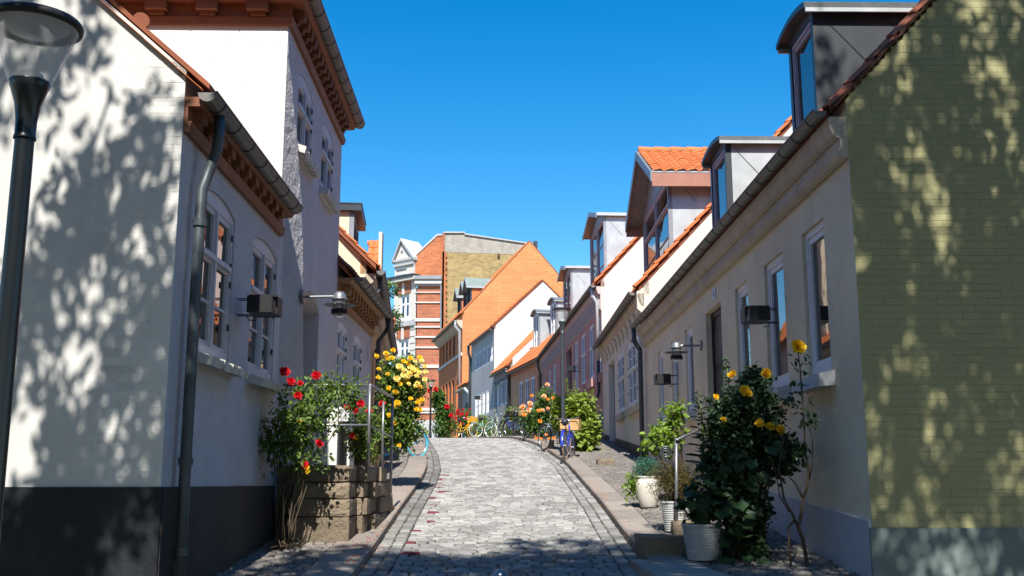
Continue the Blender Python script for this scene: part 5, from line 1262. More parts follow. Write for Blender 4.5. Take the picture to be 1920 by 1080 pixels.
def bloom_mesh(name, mat, seed, double=True):
    q = random.Random(seed); m = M()
    for ring, (n, rad, h, tilt) in enumerate(((8, .5, .05, .1), (7, .42, .16, .45), (6, .3, .26, .8), (4, .16, .3, 1.1))):
        if not double and ring > 1: break
        t0_ = tilt
        for i in range(n):
            a = 2 * math.pi * (i + .5 * (ring % 2) + q.uniform(-.15, .15)) / n; d = Vector((math.cos(a), math.sin(a), 0)); s = Vector((-d.y, d.x, 0)); w = rad * 1.0
            rad_ = rad; rad = rad * q.uniform(.75, 1.2); tilt += q.uniform(-.15, .2); p0 = d * .04 + Vector((0, 0, h * .3)); p1 = d * rad * .6 + Vector((0, 0, h + math.sin(tilt) * rad * .5)); p2 = d * rad * math.cos(tilt * .7) + Vector((0, 0, h + math.sin(tilt) * rad * .8 + q.uniform(-.04, .04)))
            tw = Vector((0, 0, q.uniform(-.06, .06))); m.add([p0, p1 + s * w * .42 + tw, p2 + s * w * .28, p2 + Vector((0, 0, .05)), p2 - s * w * .3, p1 - s * w * .42 - tw], [(0, 1, 2, 3), (0, 3, 4, 5)]); rad = rad_; tilt = t0_
    return m.mesh(name, mat)
BL = {k: [bloom_mesh('bloom', v, i) for i in range(3)] for k, v in FL.items()}
def blooms(parent, pts, kind, size, face=(0, -1, .5)):
    for p in pts:
        f = (Vector(face) + rv() * .5).normalized(); z = f.to_track_quat('Z', 'Y').to_matrix().to_4x4()
        link('bloom', rnd.choice(BL[kind]), parent, mat=Matrix.Translation(p) @ z @ Matrix.Scale(size * rnd.uniform(.8, 1.15), 4))
def pxb(x0, y0, x1, y1, Y, ry=None, w=None):
    """ellipsoid filling a box of the photograph at distance Y"""
    a, b = G(x0, y0, Y), G(x1, y1, Y); rx, rz = abs(b.x - a.x) / 2, abs(a.z - b.z) / 2
    return (((a.x + b.x) / 2, Y, (a.z + b.z) / 2), (rx, ry or min(.6, rx), rz), w or rx * rz)
def plant(name, label, cat, base, blobs, n, L, lm, nst=8, sm='stem', W=None, lobes=0, flowers=(), group=None, r=.012, shell=.55, up=.5, spread=.06, wob=.1, extra=None, clump=5):
    t = thing(name, label, cat, tuple(base), group=group)
    stems(base, blobs, nst, r, .004, spread, wob=wob).build('stem', MT[sm], t, smooth=True)
    tag(cloud(blobs, n, L, W, up, lobes, shell, clump=clump).build('foliage', LF[lm], t, fix=False), kind='stuff')
    for kind, size, pts in flowers: blooms(t, pts, kind, size)
    return t
Gp = lambda Y: (lambda pts: [G(x, y, Y) for x, y in pts])
# red rose climbing beside the stoop
Yr = 11.35; bs_ = gpt(535, 1022, .09); bs_ = Vector((bs_.x, Yr, zg(Yr) + .09))
bb = [pxb(510, 720, 640, 830, Yr, .25), pxb(480, 770, 600, 870, Yr, .22), pxb(560, 700, 690, 760, Yr + .3, .2), pxb(520, 840, 620, 890, Yr, .15, .03), pxb(640, 740, 690, 770, Yr + .3, .1, .01), pxb(488, 780, 530, 900, Yr, .12, .02)]
plant('rose_bush', 'red climbing rose against the white wall beside the granite stoop', 'rose bush', bs_, bb, 2900, .06, 'rose', 15, flowers=[('red', .1, Gp(Yr - .2)([(534, 698), (545, 716), (594, 705), (558, 742)])), ('red', .08, Gp(Yr - .1)([(598, 830), (572, 872), (563, 720), (600, 834), (676, 757)])), ('yellow', .06, Gp(Yr - .1)([(577, 885), (575, 878), (560, 790)]))], r=.009, spread=.1, clump=4)
m = M(); rnd2 = random.Random(3)
for i in range(30):
    c = bs_ + Vector((rnd2.uniform(-.06, .22), rnd2.uniform(-.3, .1), .02)); d = Vector((rnd2.uniform(-1, 1), rnd2.uniform(-1, 1), rnd2.uniform(0, .8))).normalized() * .1
    m.tube([c, c + d], .008, 5)
tag(tag(m.build('dry_twigs', MT['stem'], fix=False), 'heap of dry twigs and fallen leaves at the foot of the red rose', 'twigs'), kind='stuff')
# red dwarf roses behind the rail
Y2 = 14.2; b_ = Vector((G(672, 870, Y2).x, Y2, zt - .02))
plant('rose_bush', 'small rose bush with dark red blooms behind the steel railing', 'rose bush', b_, [pxb(648, 750, 702, 860, Y2, .25), pxb(655, 790, 715, 868, Y2, .2)], 1600, .055, 'rose', 16, flowers=[('red', .09, Gp(Y2 - .2)([(665, 770), (692, 772), (717, 758), (660, 817), (650, 765), (672, 760)])), ('yellow', .08, Gp(Y2 - .2)([(667, 821)]))])
# tall yellow rose
Y3 = 17.6; b_ = Vector((-2.35, Y3, zg(Y3) + .1))
plant('rose_bush', 'tall yellow flowering rose spilling over the pavement by the cream house', 'rose bush', b_, [pxb(712, 665, 765, 790, Y3, .35), pxb(735, 690, 800, 765, Y3, .35), pxb(705, 740, 790, 850, Y3, .35), pxb(745, 670, 790, 710, Y3, .2)], 8500, .07, 'rose', 22, r=.014,
      flowers=[('yellow', .085, [G(rnd.uniform(708, 792), rnd.uniform(668, 800), Y3 - .35) for _ in range(12)]), ('pale', .085, [G(rnd.uniform(740, 800), rnd.uniform(675, 730), Y3 - .4) for _ in range(12)]), ('yellow', .092, Gp(Y3 - .3)([(724, 664), (737, 657), (735, 672), (765, 682), (773, 690), (710, 693), (742, 735), (726, 672), (763, 716), (786, 725), (791, 750), (738, 760), (745, 756), (770, 748), (729, 728), (782, 698), (706, 668), (783, 755), (748, 835), (780, 768)])), ('pale', .105, Gp(Y3 - .4)([(798, 698), (757, 704), (775, 695), (787, 699), (758, 695), (749, 688), (744, 710), (768, 701), (781, 706)]))])
# far hedge with roses and wall shrubs near the corner building
Y4 = 58; b_ = Vector((G(832, 818, Y4).x, Y4, zg(Y4)))
plant('rose_hedge', 'dense green hedge with a few red roses before the orange house', 'hedge', b_, [pxb(808, 778, 856, 826, Y4, 1.), pxb(815, 750, 850, 800, Y4, .7), pxb(812, 728, 832, 770, Y4, .4, .6)], 4200, .15, 'mid', 10, flowers=[('red', .28, Gp(Y4 - .8)([(838, 763), (805, 733), (816, 731), (846, 780)]))], r=.03, up=.6)
Y4 = 62; b_ = Vector((G(791, 818, Y4).x, Y4, zg(Y4)))
plant('shrub', 'small round green shrub before the grey plinth of the brick building', 'shrub', b_, [pxb(782, 797, 800, 826, Y4, .4)], 600, .14, 'bright', 5)
Y5 = 72; b_ = Vector((G(862, 818, Y5).x, Y5, zg(Y5)))
plant('rose_bush', 'red rose bush behind the yellow bicycle', 'rose bush', b_, [pxb(855, 765, 885, 822, Y5, .7)], 1100, .16, 'mid', 6, flowers=[('red', .15, [G(rnd.uniform(852, 882), rnd.uniform(766, 800), Y5 - .9) for _ in range(16)]), ('red', .2, Gp(Y5 - .9)([(859, 770), (857, 777), (867, 776), (875, 778), (855, 784), (873, 784), (863, 790)]))], r=.03)
for (x0, y0, x1, y1, Y, lm, lab) in ((884, 775, 930, 826, 66, 'bright', 'leafy green shrubs under the windows of the tall grey house'), (938, 765, 972, 828, 55, 'bright', 'bright hollyhock clump in front of the low grey house'), (960, 760, 990, 828, 47, 'mid', 'green bush behind the black bicycles')):
    b_ = Vector(((G(x0, y1, Y).x + G(x1, y1, Y).x) / 2, Y, zg(Y)))
    plant('shrub', lab, 'shrub', b_, [pxb(x0, y0 + 14, x1, y1, Y, .8), pxb(x0 + 8, y0, x1 - 8, y1 - 10, Y, .6)], 2200, .13, lm, 8, r=.02, up=.6)
# hollyhock spires
def spire(m, base, H_, L, n):
    for i in range(n):
        t = i / n; a = i * 2.4; d = Vector((math.cos(a), math.sin(a), .25)).normalized(); p = base + Vector((.02 * math.sin(t * 5), 0, H_ * (.15 + .85 * t)))
        l = L * (1.15 - t * .95); leaf(m, p + d * .03, d, Vector((0, 0, 1)), l, l * .75)
        if t > .4:
            for _ in range(3): leaf(m, p + rv() * .03, rv(), Vector((0, 0, 1)), .045, .035)
def hollyhocks(label, base, blobs, n, L, lm, spires, group=None, Yd=0, big=None):
    t = thing('hollyhock', label, 'hollyhocks', tuple(base), group=group); m = M(); st_ = M()
    for x, y0, y1, Y in spires:
        tp = G(x, y0, Y); g = G(x, y1, Y); spire(m, Vector((tp.x, Y, g.z)), tp.z - g.z, .17, 34); st_.tube([(tp.x, Y, g.z), (tp.x + .02, Y, (tp.z + g.z) / 2), (tp.x, Y, tp.z)], .014, 6, True, .004)
    cloud(blobs, n, L, L * 1.0, .5, 0, .5, m, 3)
    st_.build('stem', MT['stem_g'], t, smooth=True); tag(m.build('foliage', LF[lm], t, fix=False), kind='stuff')
    if big:
        for b_ in big[0]:
            for _ in range(big[1]):
                d = rv(); d.y = -abs(d.y); c, r, w = b_; p = Vector(c) + Vector((d.x * r[0], d.y * r[1], d.z * r[2])) * rnd.uniform(.75, 1.)
                mm = M(); leaf(mm, p, (d + Vector((0, -.4, -.5)) + rv() * .4).normalized(), Vector((0, -.6, 1)), big[2], big[2] * rnd.uniform(.9, 1.2), 1); mm.build('leaf', LF[big[3]], t, fix=False)
    return t
Y6 = 27.2
hollyhocks('tall bright green hollyhocks beside the lamp post and blue bicycle', (G(1090, 850, Y6).x, Y6, zg(Y6)), [pxb(1062, 765, 1126, 858, Y6, .5), pxb(1055, 735, 1118, 800, Y6, .4), pxb(1036, 745, 1070, 810, Y6, .3, .3)], 5200, .09, 'yel',
           [(1064, 708, 830, Y6), (1112, 728, 830, Y6), (1078, 712, 830, Y6 + .3), (1098, 730, 830, Y6), (1040, 738, 810, Y6 + .6), (1050, 742, 830, Y6), (1105, 745, 830, Y6), (1118, 765, 830, Y6), (1072, 730, 830, Y6 - .2)], big=([pxb(1085, 760, 1126, 862, Y6 - .3, .4), pxb(1062, 770, 1110, 850, Y6 - .2, .4)], 30, .12, 'yel'))
Y7 = 33.; b_ = Vector((G(1012, 830, Y7).x, Y7, zg(Y7)))
plant('rose_bush', 'orange and apricot roses among the bicycles by the peach house', 'rose bush', b_, [pxb(990, 755, 1040, 830, Y7, .5), pxb(1005, 725, 1045, 790, Y7, .4), pxb(975, 770, 1010, 810, Y7, .4)], 3600, .095, 'mid', 18, flowers=[('orange', .11, [G(rnd.uniform(975, 1040), rnd.uniform(742, 826), Y7 - .6) for _ in range(5)]), ('orange', .12, Gp(Y7 - .5)([(997, 742), (1010, 770), (1027, 749), (1012, 790), (1014, 823), (1005, 830), (983, 778), (1006, 822), (993, 762)])), ('peach', .14, Gp(Y7 - .5)([(1027, 766), (1017, 770), (978, 765), (982, 761), (1020, 744), (990, 770), (1026, 722), (994, 757)]))], r=.014)
hollyhocks('single hollyhock spire between the low grey house and the dark downpipe', (G(966, 820, 50).x, 50, zg(50)), [pxb(958, 785, 975, 820, 50, .3)], 250, .15, 'yel', [(966, 738, 812, 50), (930, 765, 815, 56), (957, 770, 815, 50)])
# shoots of a tree behind the cream house
Yt = 46; b_ = Vector((-8.6, Yt, zg(Yt)))
t = thing('tree', 'tree peeping out behind the gutter of the cream house', 'tree', tuple(b_))
M().tube([b_, b_ + Vector((.3, 0, 3)), b_ + Vector((.9, 0, 8))], .16, 8, True, .07).build('trunk', MT['bark'], t, smooth=True)
tag(cloud([pxb(700, 570, 752, 625, Yt, 1.), pxb(700, 528, 746, 560, Yt, .8), pxb(690, 600, 738, 700, Yt, 1.2)], 2600, .17, None, .5, 0, .5).build('crown', LF['mid'], t, fix=False), kind='stuff')

# ------------------------------------------------------------ right foreground: pots and climbing plants
def ribbed_pot(label, loc, H_, r0, r1, nrib=13):
    t = thing('plant_pot', label, 'plant pot', tuple(loc), group='ribbed white pots on the right pavement'); pr = [(0, 0), (r0, 0)]
    for i in range(nrib):
        z0, z1 = H_ * i / nrib, H_ * (i + 1) / nrib; ra, rb = r0 + (r1 - r0) * i / nrib, r0 + (r1 - r0) * (i + 1) / nrib
        pr += [(ra, z0 + .0), (ra + .008, z0 + (z1 - z0) * .3), (rb + .008, z0 + (z1 - z0) * .7), (rb, z1)]
    pr += [(r1 + .015, H_), (r1 + .015, H_ + .02), (r1 - .015, H_ + .02), (r1 - .03, H_ - .06), (0, H_ - .06)]
    M().lathe(pr, 32).build('pot', MT['pot_r'], t, local=True); M().lathe([(0, H_ - .05), (r1 - .03, H_ - .05)], 16).build('compost', MT['soil'], t, local=True)
    return t
pv_ = gpt(1216, 952, .09)
t = thing('vase_pot', 'glazed white vase pot holding a blue-green creeping plant', 'plant pot', tuple(pv_))
w_ = 24.5 * pv_.y / F; hv = G(1214, 893, pv_.y).z - pv_.z
M().lathe([(0, 0), (w_ * .55, 0), (w_ * .62, .02), (w_ * .8, hv * .3), (w_ * .98, hv * .65), (w_ * 1.0, hv * .8), (w_ * .9, hv * .9), (w_ * .84, hv * .93), (w_ * .93, hv * .96), (w_ * .95, hv), (w_ * .86, hv), (w_ * .8, hv * .9), (0, hv * .9)], 36).build('pot', MT['pot_w'], t, local=True, smooth=True)
b_ = pv_ + Vector((0, 0, hv * .9))
plant('spruce_plant', 'blue-green feathery plant in the glazed white vase', 'potted plant', b_, [((pv_.x - .02, pv_.y, pv_.z + hv + .1), (w_ * 1.1, w_, .16), 1)], 2400, .035, 'spruce', 10, 'stem_g', W=.01)
plant('trailing_plant', 'bright trailing leaves hanging left of the glazed white vase', 'plant', b_ + Vector((-.2, 0, 0)), [pxb(1168, 885, 1205, 935, pv_.y, .12)], 260, .06, 'bright', 6, 'stem_g', r=.006)
pb_ = gpt(1264, 997, .09); hp = G(1264, 943, pb_.y).z - pb_.z; wp_ = 22 * pb_.y / F
ribbed_pot('smaller ribbed white pot behind the dark step block', pb_, hp, wp_ * .72, wp_)
plant('heather_bush', 'brownish needle-leaved bush in the smaller ribbed pot', 'potted plant', pb_ + Vector((0, 0, hp)), [pxb(1212, 858, 1300, 945, pb_.y, .25), pxb(1250, 865, 1325, 950, pb_.y - .1, .2)], 6500, .03, 'brown', 36, W=.009, r=.006, shell=.7)
pc_ = gpt(1318, 1050, .09); hc = G(1318, 986, pc_.y).z - pc_.z; wc_ = 35 * pc_.y / F
ribbed_pot('larger ribbed white pot in front of the dark climbing plant', pc_, hc, wc_ * .75, wc_, 14)
plant('dark_leafy_plant', 'broad dark leaves rising from the larger ribbed pot', 'potted plant', pc_ + Vector((0, 0, hc - .04)), [pxb(1275, 905, 1365, 985, pc_.y, .2)], 160, .11, 'dark', 10, 'stem_g', W=.11, lobes=1, clump=1)
# pale-leaved climber by the cream house
Yc = 15.4; b_ = Vector((G(1276, 900, Yc).x, Yc, zg(Yc) + .1))
plant('climber', 'climbing rose with pale leaves by the cream house railing', 'climber', b_, [pxb(1215, 790, 1285, 850, Yc, .2), pxb(1245, 752, 1290, 800, Yc, .15), pxb(1200, 820, 1235, 850, Yc, .15)], 620, .085, 'bright', 14, 'stem', W=.075, r=.012, clump=2)
# big dark climbing plant with yellow flowers
Yd = 10.9; b_ = Vector((G(1400, 1060, Yd).x, Yd, zg(Yd) + .09))
bd_ = [pxb(1330, 720, 1470, 840, Yd, .3), pxb(1310, 790, 1420, 960, Yd - .1, .3), pxb(1380, 800, 1510, 900, Yd, .25), pxb(1330, 900, 1450, 1000, Yd - .1, .3), pxb(1380, 690, 1450, 760, Yd + .1, .2), pxb(1350, 960, 1440, 1075, Yd - .1, .25)]
cl = hollyhocks('big dark climbing plant with yellow flowers before the cream house', b_, bd_, 11000, .052, 'dark', [(1362, 668, 860, Yd + .3), (1312, 735, 900, Yd), (1330, 742, 900, Yd + .1), (1345, 752, 900, Yd)], big=([pxb(1300, 880, 1420, 1010, Yd - .3, .25), pxb(1340, 780, 1470, 900, Yd - .25, .2), pxb(1350, 990, 1440, 1075, Yd - .4, .2)], 16, .13, 'dark'))
stems(b_, bd_, 34, .011, .004, .22).build('stem', MT['stem'], cl, smooth=True)
blooms(cl, Gp(Yd - .3)([(1437, 700), (1436, 705), (1396, 732), (1403, 738), (1444, 802), (1463, 806), (1424, 796)]), 'yellow', .09); blooms(cl, Gp(Yd - .3)([(1356, 788), (1342, 744), (1369, 705), (1374, 700)]), 'yellow', .06)
# bare-stemmed rose on the wall
Ye = 10.3; b_ = Vector((G(1505, 1075, Ye).x, Ye, zg(Ye) + .05))
t = thing('climbing_rose', 'bare-stemmed climbing rose with one yellow bloom beside the front window', 'climbing rose', tuple(b_))
m = M(); pl = lambda pts, r0, r1_: m.tube([G(x, y, Ye + dy) for x, y, dy in pts], r0, 8, True, r1_)
pl([(1512, 1090, 0), (1514, 1060, 0), (1505, 1010, 0), (1497, 990, 0), (1503, 960, 0), (1506, 935, 0), (1514, 912, 0), (1516, 880, 0), (1510, 850, 0), (1508, 800, 0), (1504, 740, .0), (1500, 690, -.05), (1496, 655, -.1)], .022, .005)
pl([(1497, 990, 0), (1484, 960, 0), (1470, 935, -.05), (1466, 910, 0), (1460, 880, 0), (1466, 840, 0), (1470, 800, 0)], .014, .004)
pl([(1506, 935, 0), (1496, 915, 0), (1490, 905, 0), (1480, 895, 0), (1474, 870, 0)], .012, .004)
pl([(1516, 900, 0), (1524, 870, -.05), (1523, 820, 0), (1515, 790, 0)], .01, .004)
pl([(1490, 975, 0), (1478, 990, 0), (1480, 1030, 0), (1485, 1080, 0)], .013, .01)
pl([(1480, 960, 0), (1462, 930, 0), (1455, 890, 0), (1447, 860, 0)], .008, .003)
m.build('stem', MT['stem'], t, smooth=True)
m = M()
for x, y in ((1506, 665), (1488, 672), (1510, 680), (1490, 690), (1512, 700), (1486, 712), (1508, 722), (1500, 735), (1484, 745), (1518, 752), (1495, 770), (1524, 785), (1510, 790), (1500, 800), (1480, 745), (1474, 750), (1508, 832), (1515, 838), (1500, 845), (1526, 790), (1520, 800), (1506, 765), (1494, 758), (1490, 830), (1517, 770)):
    for _ in range(3): leaf(m, G(x + rnd.uniform(-4, 4), y + rnd.uniform(-4, 4), Ye - .05), (rv() + Vector((0, 0, -.4))).normalized(), Vector((0, -.5, 1)), .075, .05)
tag(m.build('foliage', LF['dark'], t, fix=False), kind='stuff'); blooms(t, Gp(Ye - .15)([(1494, 648), (1497, 652)]), 'yellow', .12)
# fallen petals
m = M(); q = random.Random(8)
for i in range(46):
    y = q.uniform(10.4, 12.2); x = KL(y) + q.gauss(-.05, .12); m2 = Vector((x, y, zg(y) + (.108 if x < KL(y) else .035)))
    leaf(m, m2, Vector((q.uniform(-1, 1), q.uniform(-1, 1), 0)).normalized(), Vector((0, 0, 1)), .035, .03)
tag(tag(m.build('fallen_petals', FL['red'], fix=False), 'fallen red rose petals along the left kerb', 'petals'), kind='stuff')
m = M()
for i in range(160):
    s_ = q.choice((-1, 1)); y = q.uniform(10.2, 30); x = (KL(y) - .03 if s_ < 0 else KR(y) + .02) + q.gauss(0, .05); on = (x < KL(y)) or (x > KR(y)); leaf(m, Vector((x, y, zg(y) + (.108 if on else .03))), Vector((q.uniform(-1, 1), q.uniform(-1, 1), 0)).normalized(), Vector((0, 0, 1)), .04, .03)
tag(tag(m.build('fallen_leaves', FL['orange'], fix=False), 'dry leaves and yellow petals along both kerbs', 'leaves'), kind='stuff')

# ------------------------------------------------------------ bicycles (front towards +y, wheel line on x = 0)
def bicycle(label, loc, rz, frame, tyre='rubber', basket=None, sc=1., lean=.06, guards=True, rim='chrome', step=True):
    t = thing('bicycle', label, 'bicycle', tuple(loc), rz, 'bicycles parked along the street', sc)
    r = .335; fw, rw = (0, .54, r), (0, -.52, r)
    for c in (fw, rw):
        w = M().ring(c, r - .018, .019, 36, 8).build('wheel', MT[tyre], t, local=True, smooth=True)
        M().ring(c, r - .045, .010, 32, 5).build('rim', MT[rim], w, local=True, smooth=True)
        m = M()
        for i in range(14):
            a = 2 * math.pi * i / 14; b = a + (.5 if i % 2 else -.5); m.tube([(.02 if i % 2 else -.02, c[1] + .03 * math.cos(b), c[2] + .03 * math.sin(b)), (0, c[1] + (r - .05) * math.cos(a), c[2] + (r - .05) * math.sin(a))], .0022, 3)
        m.build('spoke', MT['chrome'], w, local=True); M().tube([(-.04, c[1], c[2]), (.04, c[1], c[2])], .018, 8).build('hub', MT['chrome'], w, local=True)
    bbk = (0, -.08, .29); st_ = (0, -.22, .74); hd0, hd1 = (0, .33, .62), (0, .27, .86)
    m = M()
    if step: m.tube([hd0, (0, .12, .42), bbk], .018, 8); m.tube([(0, .315, .7), (0, .05, .5), (0, -.13, .47)], .015, 8)
    else: m.tube([hd0, bbk], .018, 8); m.tube([hd1, st_], .016, 8)
    m.tube([bbk, st_], .016, 8); m.tube([hd0, hd1], .021, 8)
    for x in (-.045, .045): m.tube([bbk, (x, -.3, .31), (x, -.52, r)], .010, 6); m.tube([(0, -.2, .68), (x, -.36, .5), (x, -.52, r)], .009, 6)
    m.build('frame', MT[frame], t, local=True, smooth=True)
    m = M()
    for x in (-.045, .045): m.tube([(x * .7, .345, .6), (x, .42, .5), (x, .54, r)], .012, 6)
    m.tube([(-.05, .345, .6), (.05, .345, .6)], .016, 6); m.build('fork', MT[frame], t, local=True, smooth=True)
    M().tube([(-.29, -.02, .98), (-.28, .12, 1.0), (-.2, .24, 1.0), (0, .27, .97), (.2, .24, 1.0), (.28, .12, 1.0), (.29, -.02, .98)], .011, 8).tube([hd1, (0, .265, .98)], .014, 8).build('handlebar', MT['chrome'], t, local=True, smooth=True)
    for x in (-.29, .29): M().tube([(x, -.04, .98), (x * .985, .07, .992)], .017, 8).build('grip', MT['stem'], t, local=True)
    m = M(); m.tube([(0, -.4, .86), (0, -.33, .875), (0, -.2, .86), (0, -.1, .85)], [.055, .085, .05, .02], 12); s2 = m.build('saddle', MT['saddle'], t, local=True, smooth=True)
    M().tube([(0, -.215, .72), (0, -.25, .86)], .013, 6).build('seat_post', MT['chrome'], t, local=True)
    if guards:
        for c, a0, a1 in ((fw, .1, 2.4), (rw, .55, 3.2)):
            m = M(); n = 12; vs = []
            for i in range(n + 1):
                a = a0 + (a1 - a0) * i / n
                for x, dr in ((-.028, .0), (0, .012), (.028, .0)): vs.append((x, c[1] + (r + .022 + dr) * math.cos(a), c[2] + (r + .022 + dr) * math.sin(a)))
            m.add(vs, [(3 * i + j, 3 * i + j + 1, 3 * i + j + 4, 3 * i + j + 3) for i in range(n) for j in range(2)]); m.build('mudguard', MT[frame], t, local=True, smooth=True, fix=False)
    m = M(); m.ring((.035, bbk[1], bbk[2]), .085, .006, 20, 5); m.tube([(.04, bbk[1], bbk[2]), (.055, bbk[1] + .1, bbk[2] - .12)], .009, 6); m.tube([(-.04, bbk[1], bbk[2]), (-.055, bbk[1] - .1, bbk[2] + .12)], .009, 6); m.build('crank', MT['chrome'], t, local=True)
    for sx in (-1, 1): M().box(min(sx * .06, sx * .14), max(sx * .06, sx * .14), bbk[1] - sx * -.1 - .03, bbk[1] + sx * .1 + .03, bbk[2] - sx * .12 - .01, bbk[2] - sx * .12 + .01).build('pedal', MT['rubber'], t, local=True)
    m = M()
    for x in (-.06, .0, .06): m.tube([(x, -.24, .7), (x, -.66, .7)], .006, 5)
    for y in (-.3, -.45, -.64): m.tube([(-.06, y, .7), (.06, y, .7)], .006, 5)
    m.tube([(-.05, -.54, r), (-.06, -.56, .7)], .006, 5); m.tube([(.05, -.54, r), (.06, -.56, .7)], .006, 5); m.build('rack', MT['hinge'], t, local=True)
    M().tube([(0, -.12, .25), (.12, -.2, .01)], .009, 6).build('kickstand', MT['chrome'], t, local=True)
    M().box(-.03, .03, -.69, -.67, .6, .64).build('rear_light', FL['red'], t, local=True)
    if basket:
        bm_, w, d_, h, y0, z0 = basket
        b = M(); b.box(-w / 2, w / 2, y0, y0 + d_, z0, z0 + .012); k = 4 if bm_ == 'crate' else 6; hh = h / k
        B_ = b.build('crate' if bm_ == 'crate' else 'basket', MT[bm_], t, local=True)
        for i in range(k):
            zz_ = z0 + hh * i; g = hh * (.14 if bm_ == 'crate' else .35)
            M().box(-w / 2, w / 2, y0 - .01, y0, zz_, zz_ + hh - g).box(-w / 2, w / 2, y0 + d_, y0 + d_ + .01, zz_, zz_ + hh - g).box(-w / 2 - .01, -w / 2, y0, y0 + d_, zz_, zz_ + hh - g).box(w / 2, w / 2 + .01, y0, y0 + d_, zz_, zz_ + hh - g).build('slat', MT[bm_], B_, local=True)
    t.rotation_euler = (0, lean, rz)
    return t
MT['tealp'] = mk('teal_bike_paint', (.22, .5, .48), .35, .05, 9, spec=.5); MT['yelp'] = mk('yellow_bike_paint', (.85, .45, .01), .35, .05, 9, spec=.5); MT['skyp'] = mk('sky_blue_tyre', (.08, .5, .68), .5, .05, 9)
MT['whp'] = mk('white_bike_paint', (.7, .72, .72), .35, .05, 9, spec=.5); MT['silp'] = mk('silver_bike_paint', (.3, .33, .36), .35, .05, 9, metal=.4, spec=.5); MT['blkp'] = mk('black_bike_paint', (.02, .02, .025), .35, .05, 9, spec=.5); MT['tanr'] = mk('tan_tyre', (.32, .22, .15), .7, .1, 9); MT['paley'] = mk('cream_tyre', (.62, .62, .52), .6, .05, 9)
def bk(px, Y, **k):
    p = G(px, 800, Y); x = p.x; on = x > KR(Y) or x < KL(Y); return Vector((x, Y, zg(Y) + (.10 if on else .02)))
bicycle('blue bicycle with tan wooden crate leaning at the grey lamp post', bk(1070, 23.6) + Vector((.0, .7, .0)), -.22, 'blue', 'tanr', ('crate', .44, .3, .26, .32, .72), 1., -.05)
bicycle('silver bicycle beside the lamp post, left of the blue one with the crate', bk(1040, 27.2), .5, 'silp', 'rubber', None, 1.02)
bicycle('dark blue bicycle standing in the apricot roses', bk(1003, 33.5), .55, 'blue', 'rubber', None, 1.)
bicycle('dark bicycle with a cream-coloured rack basket behind the apricot roses', bk(990, 37.5), .35, 'silp', 'rubber', ('crate', .34, .26, .2, .36, .74), 1.)
bicycle('blue bicycle parked next to the white-tyred black one', bk(958, 45.5), .6, 'blue', 'rubber', None, 1.1)
bicycle('black bicycle between the apricot roses and the white-tyred bicycle', bk(976, 41), .85, 'blkp', 'rubber', ('hinge', .34, .26, .22, .36, .74), 1.05)
bicycle('black and white bicycle with cream tyres, saddle towards the street', bk(938, 50), .9, 'blkp', 'paley', None, 1.15)
bicycle('pale teal bicycle with cream tyres before the tall grey house', bk(912, 60), -1.2, 'tealp', 'paley', None, 1.25, step=True)
bicycle('yellow bicycle with yellow tyres and basket beside the red roses', bk(869, 62), -.85, 'yelp', 'yelp', ('yelp', .4, .34, .3, .34, .78), 1.2)
bicycle('bicycle with a sky-blue tyre half hidden by the yellow rose', Vector((G(749, 820, 24.2).x, 24.6, zg(24.6) + .1)), 2.4, 'skyp', 'skyp', None, 1.)

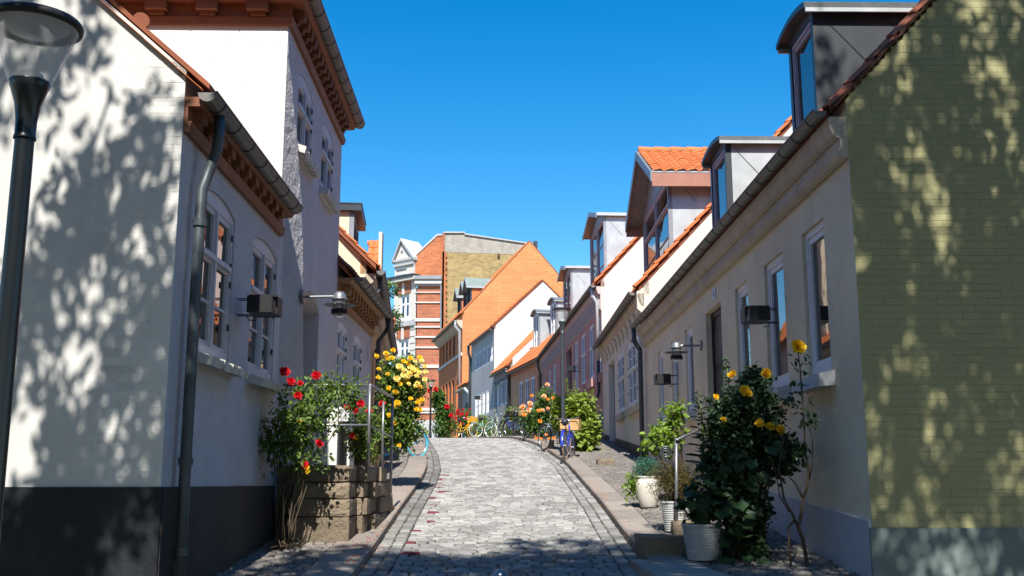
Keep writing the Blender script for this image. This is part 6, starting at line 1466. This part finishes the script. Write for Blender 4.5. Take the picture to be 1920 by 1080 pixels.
# ------------------------------------------------------------ trees standing by the camera: their shade falls on both gables and the road
def big_tree(label, base, blobs, n, L, seed, clump=14, cs=None):
    global rnd; rnd = random.Random(seed)
    t = thing('tree', label, 'tree', tuple(base)); b = Vector(base); c0 = Vector(blobs[0][0])
    m = M(); fork = b + Vector(((c0.x - b.x) * .3, (c0.y - b.y) * .3, 4.2)); m.tube([b, b + Vector((.05, .05, 2)), fork], .24, 10, True, .17)
    for c, r, w in blobs:
        for _ in range(5):
            e_ = Vector(c) + Vector((rnd.uniform(-.8, .8) * r[0], rnd.uniform(-.8, .8) * r[1], rnd.uniform(-.5, .9) * r[2])); md = (fork + e_) / 2 + Vector((rnd.uniform(-.4, .4), rnd.uniform(-.4, .4), .5)); m.tube([fork, md, e_], .07, 7, True, .015)
    m.build('trunk', MT['bark'], t, smooth=True)
    tag(cloud(blobs, n, L, L * .5, .3, 0, .45, clump=clump, cs=cs).build('crown', LF['tree'], t, fix=False), kind='stuff'); return t
big_tree('tree overhanging the lane on the left near the white gable', (-6.2, -1.5, zg(-1.5)), [((-4.4, 3.4, 7.2), (2.3, 1.1, 4.1), 1.), ((-3.3, 3.2, 5.6), (.9, 1., 2.), .3)], 9200, .15, 21, 90, (.26, .5))
big_tree('tree overhanging the lane on the right near the yellow gable', (6.4, -1.5, zg(-1.5)), [((4.8, 3.6, 9.4), (2.3, 1.2, 5.), 1.5), ((3.3, 3.2, 9.6), (1.3, 1.1, 3.4), .5), ((4.9, 5.6, 6.6), (1.3, .6, 1.5), .08)], 17000, .14, 22, 60, (.2, .6))
big_tree('middle tree behind the viewer shading the road', (1.4, -5, zg(-5)), [((1.2, .4, 10.5), (1.9, 1.5, 2.7), 1.), ((-1., .4, 9.7), (1.6, 1.4, 2.5), .6)], 9000, .22, 23, 16)
for i_, (x_, y_, z_) in enumerate(((-16, -8, 7), (-8, -12, 7), (0, -14, 7), (8, -12, 7), (16, -8, 7), (-11.5, 0, 9.5), (12.5, .5, 10.5))):  # unseen trees added to block sky light and deepen shade on the gables
    big_tree(['tree in the garden row behind the viewer, far left', 'tree in the garden row behind the viewer, left', 'tree in the garden row straight behind the viewer', 'tree in the garden row behind the viewer, right', 'tree in the garden row behind the viewer, far right', 'tree standing west of the viewer', 'tree standing east of the viewer'][i_], (x_, y_, zg(y_)), [((x_, y_, z_), (4.8, 3.4, 8.5 if z_ == 7 else 5.), 1.)], 8000, .55, 30 + i_)
